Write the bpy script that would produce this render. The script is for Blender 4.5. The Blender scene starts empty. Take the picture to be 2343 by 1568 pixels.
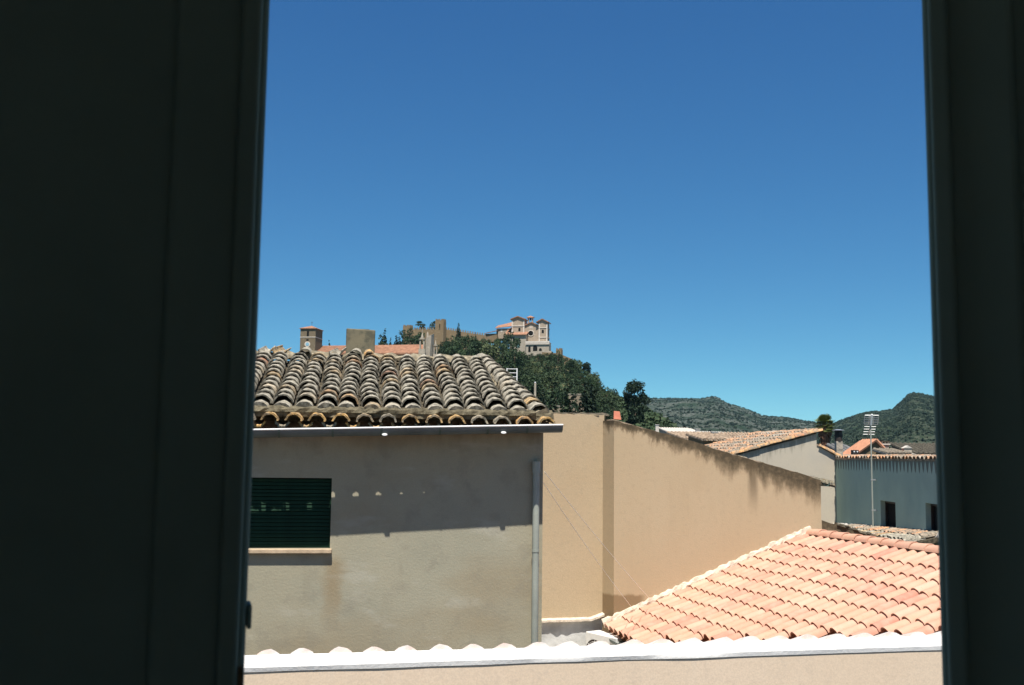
import bpy, math, random
import numpy as np
from mathutils import Vector, Matrix, noise as mnoise
R = math.radians
scene = bpy.context.scene
col = scene.collection
rng = random.Random(7)

# ------------------------------------------------------------------ camera
E = 8.5                        # eye height above the street
F, CX, CY = 2400.0, 1171.5, 784.0
TH = math.atan(256 / 2400)     # looking slightly up
RO = 0.012                     # hand-held tilt
cr, sr, ct, st = math.cos(RO), math.sin(RO), math.cos(TH), math.sin(TH)
EYE = Vector((0, 0, E))
cam_d = bpy.data.cameras.new('camera'); cam = bpy.data.objects.new('camera', cam_d); col.objects.link(cam)
up0 = Vector((0, -st, ct)); fw = Vector((0, ct, st)); ex = Vector((1, 0, 0))
rt = ex * cr + up0 * sr; up = -ex * sr + up0 * cr
m = Matrix((rt, up, -fw)).transposed().to_4x4(); m.translation = EYE
cam.matrix_world = m
cam_d.sensor_width = 36; cam_d.lens = 36 * F / 2343
cam_d.clip_start = 0.02; cam_d.clip_end = 20000
cam_d.dof.use_dof = True; cam_d.dof.focus_distance = 14; cam_d.dof.aperture_fstop = 11
scene.camera = cam

# ------------------------------------------------------------------ sky, sun, exposure
SUN_EL, SUN_AZ = 67.0, 0.0     # behind the camera
world = bpy.data.worlds.new('World'); scene.world = world; world.use_nodes = True
wn = world.node_tree; wn.nodes.clear()
sky = wn.nodes.new('ShaderNodeTexSky'); sky.sky_type = 'NISHITA'; sky.sun_disc = False
sky.sun_elevation = R(SUN_EL); sky.sun_rotation = R(180)
sky.altitude = 100; sky.air_density = 0.5; sky.dust_density = 0.0; sky.ozone_density = 10.0
sep = wn.nodes.new('ShaderNodeSeparateColor'); com = wn.nodes.new('ShaderNodeCombineColor')
wn.links.new(sky.outputs[0], sep.inputs[0])
for i_, (g_, p_) in enumerate(((0.56, 1.06), (0.97, 0.91), (1.43, 0.62))):   # the colour response of the film stock
    pw = wn.nodes.new('ShaderNodeMath'); pw.operation = 'POWER'; pw.inputs[1].default_value = p_
    ml = wn.nodes.new('ShaderNodeMath'); ml.operation = 'MULTIPLY'; ml.inputs[1].default_value = g_
    wn.links.new(sep.outputs[i_], pw.inputs[0]); wn.links.new(pw.outputs[0], ml.inputs[0]); wn.links.new(ml.outputs[0], com.inputs[i_])
bgn = wn.nodes.new('ShaderNodeBackground'); bgn.inputs[1].default_value = 0.085
wo = wn.nodes.new('ShaderNodeOutputWorld')
wn.links.new(com.outputs[0], bgn.inputs[0]); wn.links.new(bgn.outputs[0], wo.inputs[0])
sd = bpy.data.lights.new('sun', 'SUN'); sd.energy = 4.2; sd.angle = R(0.53); sd.color = (1, 0.95, 0.87)
so = bpy.data.objects.new('sun', sd); so.rotation_euler = (R(90 - SUN_EL), 0, R(SUN_AZ)); so.location = (0, -5, 30)
col.objects.link(so)
vs = scene.view_settings
vs.view_transform = 'Standard'; vs.look = 'None'; vs.gamma = 1; vs.use_curve_mapping = False; vs.exposure = 0.9
scene.render.engine = 'CYCLES'
scene.cycles.use_denoising = True
scene.cycles.max_bounces = 8; scene.cycles.diffuse_bounces = 5

# ------------------------------------------------------------------ pixel helpers (pixels of a 2343 x 1568 picture)
def ray(px, py):
    u = (px - CX) / F; v = -(py - CY) / F
    a = u * cr - v * sr; b = u * sr + v * cr
    d = ex * a + fw + up0 * b
    return d / d.y
def at(px, py, Y): return EYE + ray(px, py) * Y
def on_plane(px, py, p0, n):
    r = ray(px, py); return EYE + r * ((p0 - EYE).dot(n) / r.dot(n))
class Frame:
    def __init__(s, o, yaw):
        s.o = Vector((o.x, o.y, 0)); s.yaw = R(yaw); s.m = Matrix.Translation(s.o) @ Matrix.Rotation(s.yaw, 4, 'Z'); s.i = s.m.inverted()
    def loc(s, w): return s.i @ w
    def w(s, x, y, z): return s.m @ Vector((x, y, z + E))
    def front(s, px, py, y=0.0):        # pixel -> local point on the plane local y = const; z relative to the eye
        n = s.m.to_3x3() @ Vector((0, 1, 0)); p = s.loc(on_plane(px, py, s.m @ Vector((0, y, 0)), n)); return Vector((p.x, p.y, p.z - E))
    def side(s, px, py, x=0.0):
        n = s.m.to_3x3() @ Vector((1, 0, 0)); p = s.loc(on_plane(px, py, s.m @ Vector((x, 0, 0)), n)); return Vector((p.x, p.y, p.z - E))
def project(p):
    d = p - EYE; z = d.dot(fw)
    if z <= 0: return None
    return CX + F * d.dot(rt) / z, CY - F * d.dot(up) / z

# ------------------------------------------------------------------ mesh helpers
class MB:
    def __init__(s, dz=0.0): s.v = []; s.f = []; s.dz = dz
    def add(s, vs_, fs):
        n = len(s.v); s.v += [(v[0], v[1], v[2] + s.dz) for v in vs_]; s.f += [tuple(i + n for i in f) for f in fs]; return s
    def box(s, x0, x1, y0, y1, z0, z1):
        return s.add([(x0,y0,z0),(x1,y0,z0),(x1,y1,z0),(x0,y1,z0),(x0,y0,z1),(x1,y0,z1),(x1,y1,z1),(x0,y1,z1)],
                     [(0,3,2,1),(4,5,6,7),(0,1,5,4),(1,2,6,5),(2,3,7,6),(3,0,4,7)])
    def ext(s, pts, d):                 # extrude a planar polygon by d
        n = len(pts); d = Vector(d); a = [Vector(p) for p in pts]
        return s.add(a + [p + d for p in a], [tuple(range(n))[::-1], tuple(range(n, 2*n))] + [(i, (i+1) % n, n+(i+1) % n, n+i) for i in range(n)])
    def cyl(s, p0, p1, r0, r1=None, seg=10, cap=True):
        r1 = r0 if r1 is None else r1
        p0, p1 = Vector(p0), Vector(p1); d = (p1 - p0).normalized()
        a = d.orthogonal().normalized(); b = d.cross(a)
        ring = [a * math.cos(2*math.pi*i/seg) + b * math.sin(2*math.pi*i/seg) for i in range(seg)]
        fs = [(i, (i+1) % seg, seg+(i+1) % seg, seg+i) for i in range(seg)]
        if cap: fs += [tuple(range(seg))[::-1], tuple(range(seg, 2*seg))]
        return s.add([p0 + q*r0 for q in ring] + [p1 + q*r1 for q in ring], fs)
    def tube(s, pts, r, seg=6):
        for a, b in zip(pts[:-1], pts[1:]): s.cyl(a, b, r, r, seg)
        return s
    def gutter(s, p0, p1, r, t=0.006, seg=10, down=Vector((0,0,-1))):
        p0, p1 = Vector(p0), Vector(p1); d = (p1 - p0).normalized(); a = d.cross(down).normalized()
        vv = []
        for p in (p0, p1):
            for rr in (r, r - t):
                for i in range(seg + 1):
                    th = math.pi * i / seg; vv.append(p + a * (rr*math.cos(th)) + down * (rr*math.sin(th)))
        k = seg + 1; fs = []
        for i in range(seg):
            fs += [(i, i+1, 2*k+i+1, 2*k+i), (k+i+1, k+i, 3*k+i, 3*k+i+1), (i+1, i, k+i, k+i+1), (2*k+i, 2*k+i+1, 3*k+i+1, 3*k+i)]
        for i in (0, seg): fs.append((i, 2*k+i, 3*k+i, k+i))
        return s.add(vv, fs)
    def mesh(s, name, smooth=False):
        me = bpy.data.meshes.new(name); me.from_pydata([tuple(v) for v in s.v], [], s.f); me.update()
        if smooth:
            me.polygons.foreach_set('use_smooth', [True] * len(me.polygons))
            me.set_sharp_from_angle(angle=R(40))
        return me
    def build(s, name, mat, parent=None, smooth=False):
        return obj(name, s.mesh(name, smooth), mat, parent)
def obj(name, me, mat=None, parent=None):
    o = bpy.data.objects.new(name, me); col.objects.link(o)
    if mat is not None and me is not None and not me.materials: me.materials.append(mat)
    if parent is not None: o.parent = parent
    return o
def tag(o, label, cat, group=None):
    o['label'] = label; o['category'] = cat
    if group: o['group'] = group
    return o
def thing(name, label, cat, frame=None, loc=None, group=None):
    o = bpy.data.objects.new(name, None); col.objects.link(o); o.empty_display_size = 0.3
    if frame is not None: o.location = frame.o; o.rotation_euler = (0, 0, frame.yaw)
    if loc is not None: o.location = loc
    return tag(o, label, cat, group)
def struct(o): o['kind'] = 'structure'; return o
def stuff(o): o['kind'] = 'stuff'; return o
def copy_tree(o, parent=None):
    c = o.copy(); col.objects.link(c); c.parent = parent
    for ch in o.children: copy_tree(ch, c)
    return c
def bevel(o, w=0.01, seg=2):
    md = o.modifiers.new('bevel', 'BEVEL'); md.width = w; md.segments = seg; md.limit_method = 'ANGLE'; md.angle_limit = R(35); return o

# ------------------------------------------------------------------ material helpers
class Mat:
    def __init__(s, name, rough=0.85, spec=0.3):
        s.m = bpy.data.materials.new(name); s.m.use_nodes = True; s.nt = s.m.node_tree
        s.b = s.nt.nodes['Principled BSDF']; s.b.inputs['Roughness'].default_value = rough; s.b.inputs['Specular IOR Level'].default_value = spec
        s.tc = s.nt.nodes.new('ShaderNodeTexCoord'); s.obj = s.tc.outputs['Object']
    def node(s, t): return s.nt.nodes.new(t)
    def lk(s, a, b):
        if hasattr(a, 'is_output'): s.nt.links.new(a, b)
        else: b.default_value = a
    def rnd(s): return s.node('ShaderNodeObjectInfo').outputs['Random']
    def vmath(s, op, a, b):
        n = s.node('ShaderNodeVectorMath'); n.operation = op; s.lk(a, n.inputs[0]); s.lk(b, n.inputs[1]); return n.outputs[0]
    def shifted(s):     # object coordinates moved by the object's random number, so that copies differ
        c = s.node('ShaderNodeCombineXYZ'); r = s.math('MULTIPLY', s.rnd(), 57.0)
        for i in range(3): s.lk(r, c.inputs[i])
        return s.vmath('ADD', s.obj, c.outputs[0])
    def noise(s, scale, detail=4, rough=0.55, vec=None, stretch=None):
        n = s.node('ShaderNodeTexNoise'); n.inputs['Scale'].default_value = scale; n.inputs['Detail'].default_value = detail; n.inputs['Roughness'].default_value = rough
        v = vec if vec is not None else s.obj
        if stretch: v = s.vmath('MULTIPLY', v, stretch)
        s.lk(v, n.inputs['Vector']); return n.outputs['Fac']
    def voro(s, scale, vec=None, feat='F1'):
        n = s.node('ShaderNodeTexVoronoi'); n.inputs['Scale'].default_value = scale; n.feature = feat
        s.lk(vec if vec is not None else s.obj, n.inputs['Vector']); return n.outputs['Distance']
    def ramp(s, fac, stops, interp='LINEAR'):
        n = s.node('ShaderNodeValToRGB'); n.color_ramp.interpolation = interp
        while len(n.color_ramp.elements) < len(stops): n.color_ramp.elements.new(0.5)
        for e, (p, c) in zip(n.color_ramp.elements, stops):
            e.position = p; e.color = (*c, 1) if isinstance(c, (tuple, list)) else (c, c, c, 1)
        s.lk(fac, n.inputs[0]); return n.outputs[0]
    def mix(s, fac, a, b, mode='MIX'):
        n = s.node('ShaderNodeMix'); n.data_type = 'RGBA'; n.blend_type = mode
        for v, i in ((fac, 0), (a, 6), (b, 7)):
            if isinstance(v, (tuple, list)): v = (*v, 1)
            s.lk(v, n.inputs[i])
        return n.outputs[2]
    def math(s, op, a, b=0.0, c=0.0, clamp=False):
        n = s.node('ShaderNodeMath'); n.operation = op; n.use_clamp = clamp
        s.lk(a, n.inputs[0]); s.lk(b, n.inputs[1]); s.lk(c, n.inputs[2]); return n.outputs[0]
    def mr(s, v, a, b, c=0.0, d=1.0):
        n = s.node('ShaderNodeMapRange'); n.interpolation_type = 'SMOOTHSTEP'
        s.lk(v, n.inputs[0])
        for i, q in enumerate((a, b, c, d)): n.inputs[i + 1].default_value = q
        return n.outputs[0]
    def xyz(s, v=None):
        n = s.node('ShaderNodeSeparateXYZ'); s.lk(v if v is not None else s.obj, n.inputs[0]); return n.outputs
    def color(s, c):
        if isinstance(c, (tuple, list)): c = (*c, 1)
        s.lk(c, s.b.inputs['Base Color']); return s
    def bump(s, h, strength=0.4, dist=0.01):
        n = s.node('ShaderNodeBump'); n.inputs['Strength'].default_value = strength; n.inputs['Distance'].default_value = dist
        s.lk(h, n.inputs['Height']); s.lk(n.outputs[0], s.b.inputs['Normal']); return s

def plain(name, c, rough=0.8, var=0.12, scale=6, bump=0.15, spec=0.3, metal=0.0, dist=0.01):
    k = Mat(name, rough, spec); k.b.inputs['Metallic'].default_value = metal
    n = k.noise(scale, 5)
    lo = tuple(x * (1 - var) for x in c); hi = tuple(min(1, x * (1 + var)) for x in c)
    k.color(k.ramp(n, [(0.3, lo), (0.7, hi)]))
    if bump: k.bump(k.noise(scale * 8, 4), bump, dist)
    return k.m

# ------------------------------------------------------------------ materials
def m_plaster(name, c, c2, stain=(0.16, 0.12, 0.07), amount=0.35, streak=True, bump=0.28):
    k = Mat(name, 0.92, 0.15)
    base = k.ramp(k.noise(1.1, 6, 0.6), [(0.32, c2), (0.68, c)])
    base = k.mix(k.mr(k.noise(14, 4, 0.7), 0.5, 0.75), base, tuple(x * 0.86 for x in c))
    if streak:
        sk = k.mr(k.noise(2.2, 5, 0.65, stretch=(1.0, 1.0, 0.16)), 0.56, 0.76)
        base = k.mix(k.math('MULTIPLY', sk, amount), base, stain)
    base = k.mix(k.mr(k.noise(75, 2, 0.6), 0.35, 0.65, 0.0, 0.30), base, tuple(x * 0.66 for x in c))
    base = k.mix(k.math('MULTIPLY', k.mr(k.noise(0.55, 4, 0.6), 0.45, 0.62), 0.22), base, tuple(x * y for x, y in zip(c, (0.82, 0.76, 0.66))))
    k.color(base)
    if bump: k.bump(k.noise(38, 5, 0.7), bump, 0.012)
    return k, base

def old_tile_material(name, gray=(0.45, 0.41, 0.325), ochre=(0.46, 0.31, 0.15), red=(0.36, 0.18, 0.11), share=0.80, dark=0.68, lipamt=0.5):
    k = Mat(name, 0.95, 0.1); v = k.shifted(); r = k.rnd()
    body = k.ramp(r, [(0.0, gray), (share - 0.15, tuple(x * 0.82 for x in gray)), (share, tuple(x * 1.15 for x in gray)), (share + 0.12, ochre), (0.93, ochre), (0.97, red)])
    n1 = k.noise(9, 5, 0.65, v); n2 = k.noise(26, 4, 0.7, v); n3 = k.noise(55, 3, 0.7, v)
    c = k.mix(k.math('MULTIPLY', k.mr(n1, 0.42, 0.60), 0.8), body, (0.20, 0.18, 0.14))
    c = k.mix(k.math('MULTIPLY', k.mr(n2, 0.50, 0.60), dark), c, (0.045, 0.042, 0.036))
    c = k.mix(k.math('MULTIPLY', k.mr(n3, 0.60, 0.68), 0.75), c, (0.55, 0.53, 0.45))
    c = k.mix(k.math('MULTIPLY', k.mr(k.noise(17, 3, 0.6, v, (1, 1, 1)), 0.62, 0.72), 0.55), c, (0.38, 0.26, 0.10))
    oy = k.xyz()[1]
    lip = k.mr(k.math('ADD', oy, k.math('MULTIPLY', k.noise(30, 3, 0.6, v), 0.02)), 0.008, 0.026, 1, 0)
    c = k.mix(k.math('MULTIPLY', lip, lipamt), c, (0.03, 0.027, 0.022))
    k.color(c); k.bump(k.noise(45, 5, 0.75, v), 0.45, 0.008)
    return k.m
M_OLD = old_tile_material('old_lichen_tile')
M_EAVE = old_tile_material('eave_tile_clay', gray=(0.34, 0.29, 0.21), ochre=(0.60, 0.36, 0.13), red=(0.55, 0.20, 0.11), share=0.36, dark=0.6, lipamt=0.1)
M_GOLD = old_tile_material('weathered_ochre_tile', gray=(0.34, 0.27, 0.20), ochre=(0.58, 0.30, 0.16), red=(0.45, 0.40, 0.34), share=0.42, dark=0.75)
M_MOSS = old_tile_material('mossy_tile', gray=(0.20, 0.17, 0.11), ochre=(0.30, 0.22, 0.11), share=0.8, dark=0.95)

def new_tile_material():
    k = Mat('new_clay_tile', 0.8, 0.2); v = k.shifted(); r = k.rnd()
    c = k.ramp(r, [(0.0, (0.51, 0.275, 0.185)), (0.30, (0.545, 0.31, 0.205)), (0.55, (0.485, 0.235, 0.165)), (0.74, (0.53, 0.295, 0.20)), (0.90, (0.575, 0.355, 0.25)), (0.98, (0.44, 0.195, 0.135))])
    c = k.mix(k.math('MULTIPLY', k.mr(k.noise(5, 4, 0.6, v), 0.35, 0.7), 0.35), c, (0.66, 0.44, 0.33))
    c = k.mix(k.math('MULTIPLY', k.mr(k.noise(24, 4, 0.7, v), 0.56, 0.7), 0.25), c, (0.30, 0.15, 0.09))
    k.color(c); k.bump(k.noise(60, 4, 0.6, v), 0.15, 0.005)
    return k.m
M_NEW = new_tile_material()
def white_tile_material():
    k = Mat('whitewashed_tile', 0.85, 0.2); v = k.shifted()
    c = k.mix(k.mr(k.noise(7, 4, 0.6, v), 0.42, 0.66), (0.62, 0.57, 0.53), (0.60, 0.47, 0.41))
    k.color(c); k.bump(k.noise(40, 4, 0.6, v), 0.3, 0.01); return k.m
M_WHITETILE = white_tile_material()
M_MORTAR = plain('old_mortar', (0.27, 0.23, 0.16), 0.95, 0.55, 14, 0.8, 0.1, dist=0.02)
M_LEDGE = plain('shaded_ledge_mortar', (0.17, 0.145, 0.095), 0.95, 0.6, 18, 0.9, 0.1, dist=0.02)  # mortar colour darkened to suggest the ledge front lying in shadow
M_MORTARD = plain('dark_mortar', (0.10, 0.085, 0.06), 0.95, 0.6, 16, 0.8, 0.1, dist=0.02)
M_LIME = plain('lime_mortar', (0.66, 0.56, 0.44), 0.95, 0.25, 10, 0.7, 0.1, dist=0.02)
M_WHITE = plain('whitewash', (0.76, 0.74, 0.71), 0.9, 0.06, 5, 0.3, 0.15)
M_OFFWHITE = plain('bare_render', (0.52, 0.48, 0.42), 0.9, 0.15, 8, 0.3, 0.15)  # one even off-white for sills, caps and the terrace floor
M_PAN = plain('pan_tile_moss', (0.10, 0.085, 0.06), 0.95, 0.7, 22, 0.9, 0.1, dist=0.02)
M_PANNEW = plain('pan_tile_new', (0.34, 0.19, 0.12), 0.9, 0.3, 12, 0.3, 0.1)
M_ZINC = plain('painted_gutter', (0.095, 0.125, 0.130), 0.42, 0.22, 4, 0.05, 0.5, 0.0)
M_PIPE = plain('grey_pipe', (0.30, 0.32, 0.275), 0.55, 0.12, 5, 0.1, 0.4)
M_DARKPIPE = plain('green_gutter', (0.05, 0.085, 0.075), 0.45, 0.2, 5, 0.05, 0.5)
M_RIM = plain('white_plastic', (0.82, 0.82, 0.80), 0.4, 0.04, 6, 0.0, 0.5)
M_SLAT = plain('green_shutter_paint', (0.010, 0.034, 0.018), 0.7, 0.25, 9, 0.1, 0.15)
M_SILL = plain('sill_stone', (0.47, 0.36, 0.24), 0.85, 0.2, 12, 0.3, 0.2)
M_STEEL = plain('galvanised_steel', (0.55, 0.56, 0.56), 0.4, 0.1, 8, 0.0, 0.5, 0.7)
M_FLUE = plain('sooty_metal', (0.05, 0.04, 0.035), 0.6, 0.4, 10, 0.2, 0.3, 0.4)
M_BLACK = plain('dark_interior', (0.012, 0.012, 0.012), 0.9, 0.2, 4, 0.0, 0.1)
M_CABLE = plain('pale_cable', (0.88, 0.84, 0.75), 0.6, 0.1, 4, 0.0, 0.3)
M_ROOM = plain('room_paint', (0.84, 0.86, 0.84), 0.9, 0.05, 2, 0.1, 0.1)
M_LEAF = plain('dark_green_paint', (0.205, 0.290, 0.255), 0.75, 0.10, 3, 0.05, 0.12)
M_BRASS = plain('dull_brass', (0.12, 0.09, 0.05), 0.35, 0.2, 20, 0.1, 0.5, 0.8)
def stone_material(name, c, scale=1.0):
    k = Mat(name, 0.95, 0.1)
    n = k.noise(0.5 * scale, 6, 0.65); b = k.voro(1.1 * scale)
    base = k.ramp(n, [(0.3, tuple(x * 0.62 for x in c)), (0.7, tuple(min(1, x * 1.2) for x in c))])
    base = k.mix(k.mr(b, 0.0, 0.55), base, tuple(x * 0.75 for x in c))
    k.color(base); k.bump(k.noise(4 * scale, 4), 0.4, 0.15); return k.m
M_CASTLE = stone_material('castle_stone', (0.29, 0.21, 0.125))
M_CHURCH = stone_material('church_stone', (0.25, 0.195, 0.13), 1.4)
M_PALESTONE = stone_material('pale_stone', (0.50, 0.43, 0.34), 1.2)
M_SANCT = stone_material('sanctuary_render', (0.50, 0.40, 0.30), 1.2)
M_TRIM = plain('pale_trim', (0.62, 0.55, 0.47), 0.9, 0.1, 1, 0)
M_TERRACE = stone_material('terrace_stone', (0.34, 0.27, 0.19), 0.8)
M_FARROOF = plain('far_roof_tile', (0.31, 0.165, 0.105), 0.9, 0.3, 1.2, 0.4, 0.1, dist=0.1)
M_FAROLD = plain('far_old_roof', (0.36, 0.27, 0.19), 0.95, 0.45, 3, 0.4, 0.1, dist=0.1)
M_GLASS = plain('clock_glass', (0.25, 0.42, 0.52), 0.2, 0.1, 3, 0, 0.6)
M_TEAL = plain('teal_shutter', (0.14, 0.30, 0.32), 0.6, 0.1, 3, 0, 0.3)

# plastered walls with their own weathering
k, c = m_plaster('grey_house_render', (0.39, 0.36, 0.265), (0.315, 0.30, 0.225), amount=0.26)
x_, y_, z_ = k.xyz()
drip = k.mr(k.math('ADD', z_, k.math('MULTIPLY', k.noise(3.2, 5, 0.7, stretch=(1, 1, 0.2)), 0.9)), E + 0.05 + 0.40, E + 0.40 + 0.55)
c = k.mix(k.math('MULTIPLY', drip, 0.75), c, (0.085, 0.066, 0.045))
WX = -2.22
sl = k.math('ABSOLUTE', k.math('SUBTRACT', x_, WX + 0.06)); slm = k.mr(k.math('ADD', sl, k.math('MULTIPLY', k.noise(5, 4), 0.22)), 0.13, 0.27, 1, 0)
slz = k.math('MULTIPLY', k.mr(z_, E - 1.15, E - 1.02, 1, 0), k.mr(z_, E - 1.95, E - 1.35))
c = k.mix(k.math('MULTIPLY', k.math('MULTIPLY', slm, slz), 0.55), c, (0.26, 0.18, 0.09))
big = k.mr(k.noise(0.9, 3, 0.5, stretch=(0.5, 1, 1.3)), 0.48, 0.64)
c = k.mix(k.math('MULTIPLY', big, 0.42), c, (0.27, 0.205, 0.12))
c = k.mix(k.math('MULTIPLY', k.mr(k.noise(3.1, 5, 0.68), 0.50, 0.66), 0.38), c, (0.235, 0.215, 0.165))
c = k.mix(k.math('MULTIPLY', k.mr(k.noise(2.3, 4, 0.6, stretch=(0.6, 1, 1.6)), 0.56, 0.70), 0.35), c, (0.44, 0.42, 0.35))
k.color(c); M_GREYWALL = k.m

k, c = m_plaster('beige_house_render', (0.515, 0.405, 0.265), (0.485, 0.37, 0.232), amount=0.10)
M_BEIGE_REC = k.m
k, c = m_plaster('beige_gable_render', (0.515, 0.405, 0.265), (0.485, 0.37, 0.232), amount=0.10)
BEIGE = (k, c)      # the moss along its sloping edge is added where the wall is built
k, c = m_plaster('peach_render', (0.76, 0.61, 0.465), (0.72, 0.57, 0.42), stain=(0.82, 0.73, 0.61), amount=0.35, bump=0.12); M_PEACH = k.m
k, c = m_plaster('white_gable_render', (0.56, 0.50, 0.40), (0.46, 0.41, 0.33), amount=0.5); WGABLE = (k, c)
k, c = m_plaster('grey_blue_render', (0.41, 0.545, 0.455), (0.31, 0.42, 0.355), stain=(0.20, 0.20, 0.17), amount=0.4, bump=0); GREYWING = (k, c)
k, c = m_plaster('chimney_render', (0.25, 0.215, 0.14), (0.12, 0.11, 0.08), stain=(0.33, 0.20, 0.10), amount=0.6)
c = k.mix(k.math('MULTIPLY', k.mr(k.noise(6, 5, 0.7), 0.44, 0.62), 0.8), c, (0.085, 0.085, 0.062)); k.color(c); M_CHIM = k.m

# ------------------------------------------------------------------ barrel tiles
def tile_mesh(name, mat, L=0.40, r0=0.085, r1=0.068, t=0.014, seg=9, arc=165, wob=0.004, seed=0, rows=3):
    rg = random.Random(seed); b = MB(); a0 = R(90 - arc / 2); a1 = R(90 + arc / 2)
    ph = rg.random() * 9
    for j in range(rows + 1):
        f = j / rows
        for rr in (0, -t):
            for i in range(seg + 1):
                th = a0 + (a1 - a0) * i / seg; r = r0 + (r1 - r0) * f + rr
                w = wob * math.sin(ph + 2.3 * i + 1.7 * j)
                jag = wob * 1.6 * math.sin(ph * 3 + i * 1.9) if j in (0, rows) else 0
                b.v.append((math.cos(th) * (r + w), f * L + jag, math.sin(th) * (r + w) - (r0 * 0.12)))
    k = seg + 1
    for j in range(rows):
        for i in range(seg):
            o = j * 2 * k; q = (j + 1) * 2 * k
            b.f += [(o+i+1, o+i, q+i, q+i+1), (o+k+i, o+k+i+1, q+k+i+1, q+k+i)]
        for i, fl in ((0, 0), (seg, 1)):
            f = (j*2*k+i, (j+1)*2*k+i, (j+1)*2*k+k+i, j*2*k+k+i); b.f.append(f[::-1] if fl == 0 else f)
    for i in range(seg):
        b.f += [(i, i+1, k+i+1, k+i)]
        o = rows * 2 * k; b.f += [(o+i+1, o+i, o+k+i, o+k+i+1)]
    me = b.mesh(name, True); me.materials.append(mat); return me
def capped(me, r, seg=9, arc=165):
    return me
def tile_set(name, mat, n=4, **kw): return [tile_mesh(name, mat, seed=i * 13 + 5, **kw) for i in range(n)]
def set_frame(o, loc, d, n, flip=False):
    d = Vector(d).normalized(); n = Vector(n).normalized(); x = d.cross(n).normalized(); n = x.cross(d)
    m4 = Matrix((x, d, n)).transposed().to_4x4(); m4.translation = Vector(loc); o.matrix_basis = m4
def put_tile(meshes, parent, loc, d, n, jit=0.006, rot=1.5, tilt=2.5, name='roof_tile'):
    o = bpy.data.objects.new(name, rng.choice(meshes)); col.objects.link(o); o.parent = parent
    d = Vector(d).normalized(); n = Vector(n).normalized()
    d2 = (Matrix.Rotation(R(rng.uniform(-rot, rot)), 3, n) @ d)
    x = d.cross(n)
    d2 = Matrix.Rotation(R(-tilt + rng.uniform(-0.5, 0.5)), 3, x) @ d2
    loc = Vector(loc) + x * rng.uniform(-jit, jit) + d * rng.uniform(-jit, jit) * 1.5
    set_frame(o, loc, d2, Matrix.Rotation(R(rng.uniform(-rot, rot) * 1.5), 3, d) @ n)
    return o
def troughs(mb, o, d, side, n, count, pitch, length, r, first=0.0, seg=6):
    """a run of hollow channel tiles, laid side by side, as one surface"""
    o, d, side, n = Vector(o), Vector(d), Vector(side), Vector(n)
    for c_ in range(count):
        cc = o + side * (first + c_ * pitch)
        vv = []
        for q in (0, 1):
            for i in range(seg + 1):
                th = math.pi * (1 + i / seg); vv.append(cc + d * (length * q) + side * (math.cos(th) * r) + n * (math.sin(th) * r * 0.6 + r * 0.55))
        mb.add(vv, [(i, i+1, seg+2+i, seg+1+i) for i in range(seg)])

T_OLD = tile_set('old_roof_tile', M_OLD, 5, r0=0.110, r1=0.084, wob=0.0035, t=0.015)
T_FILL = tile_set('filled_roof_tile', M_OLD, 3, r0=0.108, r1=0.086, t=0.05, wob=0.003)
T_EAVE = tile_set('eave_tile', M_EAVE, 4, L=0.36, r0=0.090, r1=0.078, t=0.018)
T_NEW = tile_set('new_roof_tile', M_NEW, 3, L=0.40, r0=0.098, r1=0.080, wob=0.0015, arc=160)
T_RIDGE = tile_set('ridge_tile', M_NEW, 2, L=0.42, r0=0.115, r1=0.10, wob=0.0015, arc=160)
T_WHITE = tile_set('white_tile', M_WHITETILE, 4, L=0.42, r0=0.104, r1=0.100, t=0.096, wob=0.0025)
T_GOLD = tile_set('ochre_roof_tile', M_GOLD, 4, L=0.40, r0=0.095, r1=0.078, seg=7, rows=2)
T_MOSS = tile_set('mossy_verge_tile', M_MOSS, 4, L=0.42, r0=0.095, r1=0.08, seg=7, rows=2)
M_VERGE = old_tile_material('verge_clay', gray=(0.50, 0.29, 0.14), ochre=(0.60, 0.33, 0.15), red=(0.52, 0.24, 0.13), share=0.4, dark=0.3)
T_VERGE = tile_set('clay_verge_tile', M_VERGE, 3, L=0.40, r0=0.075, r1=0.068, seg=7, rows=2)

def jag_poly(pts, amp, step=0.12):
    """a polyline with its points spread every `step` and moved a little up and down (x,z pairs)"""
    out = []
    for (x0, z0), (x1, z1) in zip(pts[:-1], pts[1:]):
        n = max(1, int(math.hypot(x1 - x0, z1 - z0) / step))
        for i in range(n):
            f = i / n; out.append((x0 + (x1 - x0) * f, z0 + (z1 - z0) * f + (rng.uniform(-amp, amp) if i else 0)))
    out.append(pts[-1]); return out
def lumpy(mb, p0, p1, w, h, side, upv, step=0.07, amp=0.3):
    """a rough strip of mortar between two points"""
    p0, p1, side, upv = Vector(p0), Vector(p1), Vector(side), Vector(upv)
    n = max(2, int((p1 - p0).length / step)); vv = []; prof = [(-1, 0), (-0.8, 0.6), (-0.2, 1), (0.4, 0.95), (0.9, 0.5), (1, 0)]
    for i in range(n + 1):
        c_ = p0.lerp(p1, i / n)
        for a, b in prof:
            vv.append(c_ + side * (w * 0.5 * a * (1 + rng.uniform(-amp, amp))) + upv * (h * b * (1 + rng.uniform(-amp, amp))))
    q = len(prof)
    mb.add(vv, [(i*q+j, i*q+j+1, (i+1)*q+j+1, (i+1)*q+j) for i in range(n) for j in range(q - 1)] + [tuple(range(q)), tuple(range(n*q, n*q+q))[::-1]])

# ------------------------------------------------------------------ ground
gb = MB(); gb.add([(-3000, -300, 0), (3000, -300, 0), (3000, 4200, 0), (-3000, 4200, 0)], [(0, 1, 2, 3)])
struct(gb.build('ground', plain('dry_ground', (0.075, 0.07, 0.06), 0.95, 0.3, 0.05, 0.2)))

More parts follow.
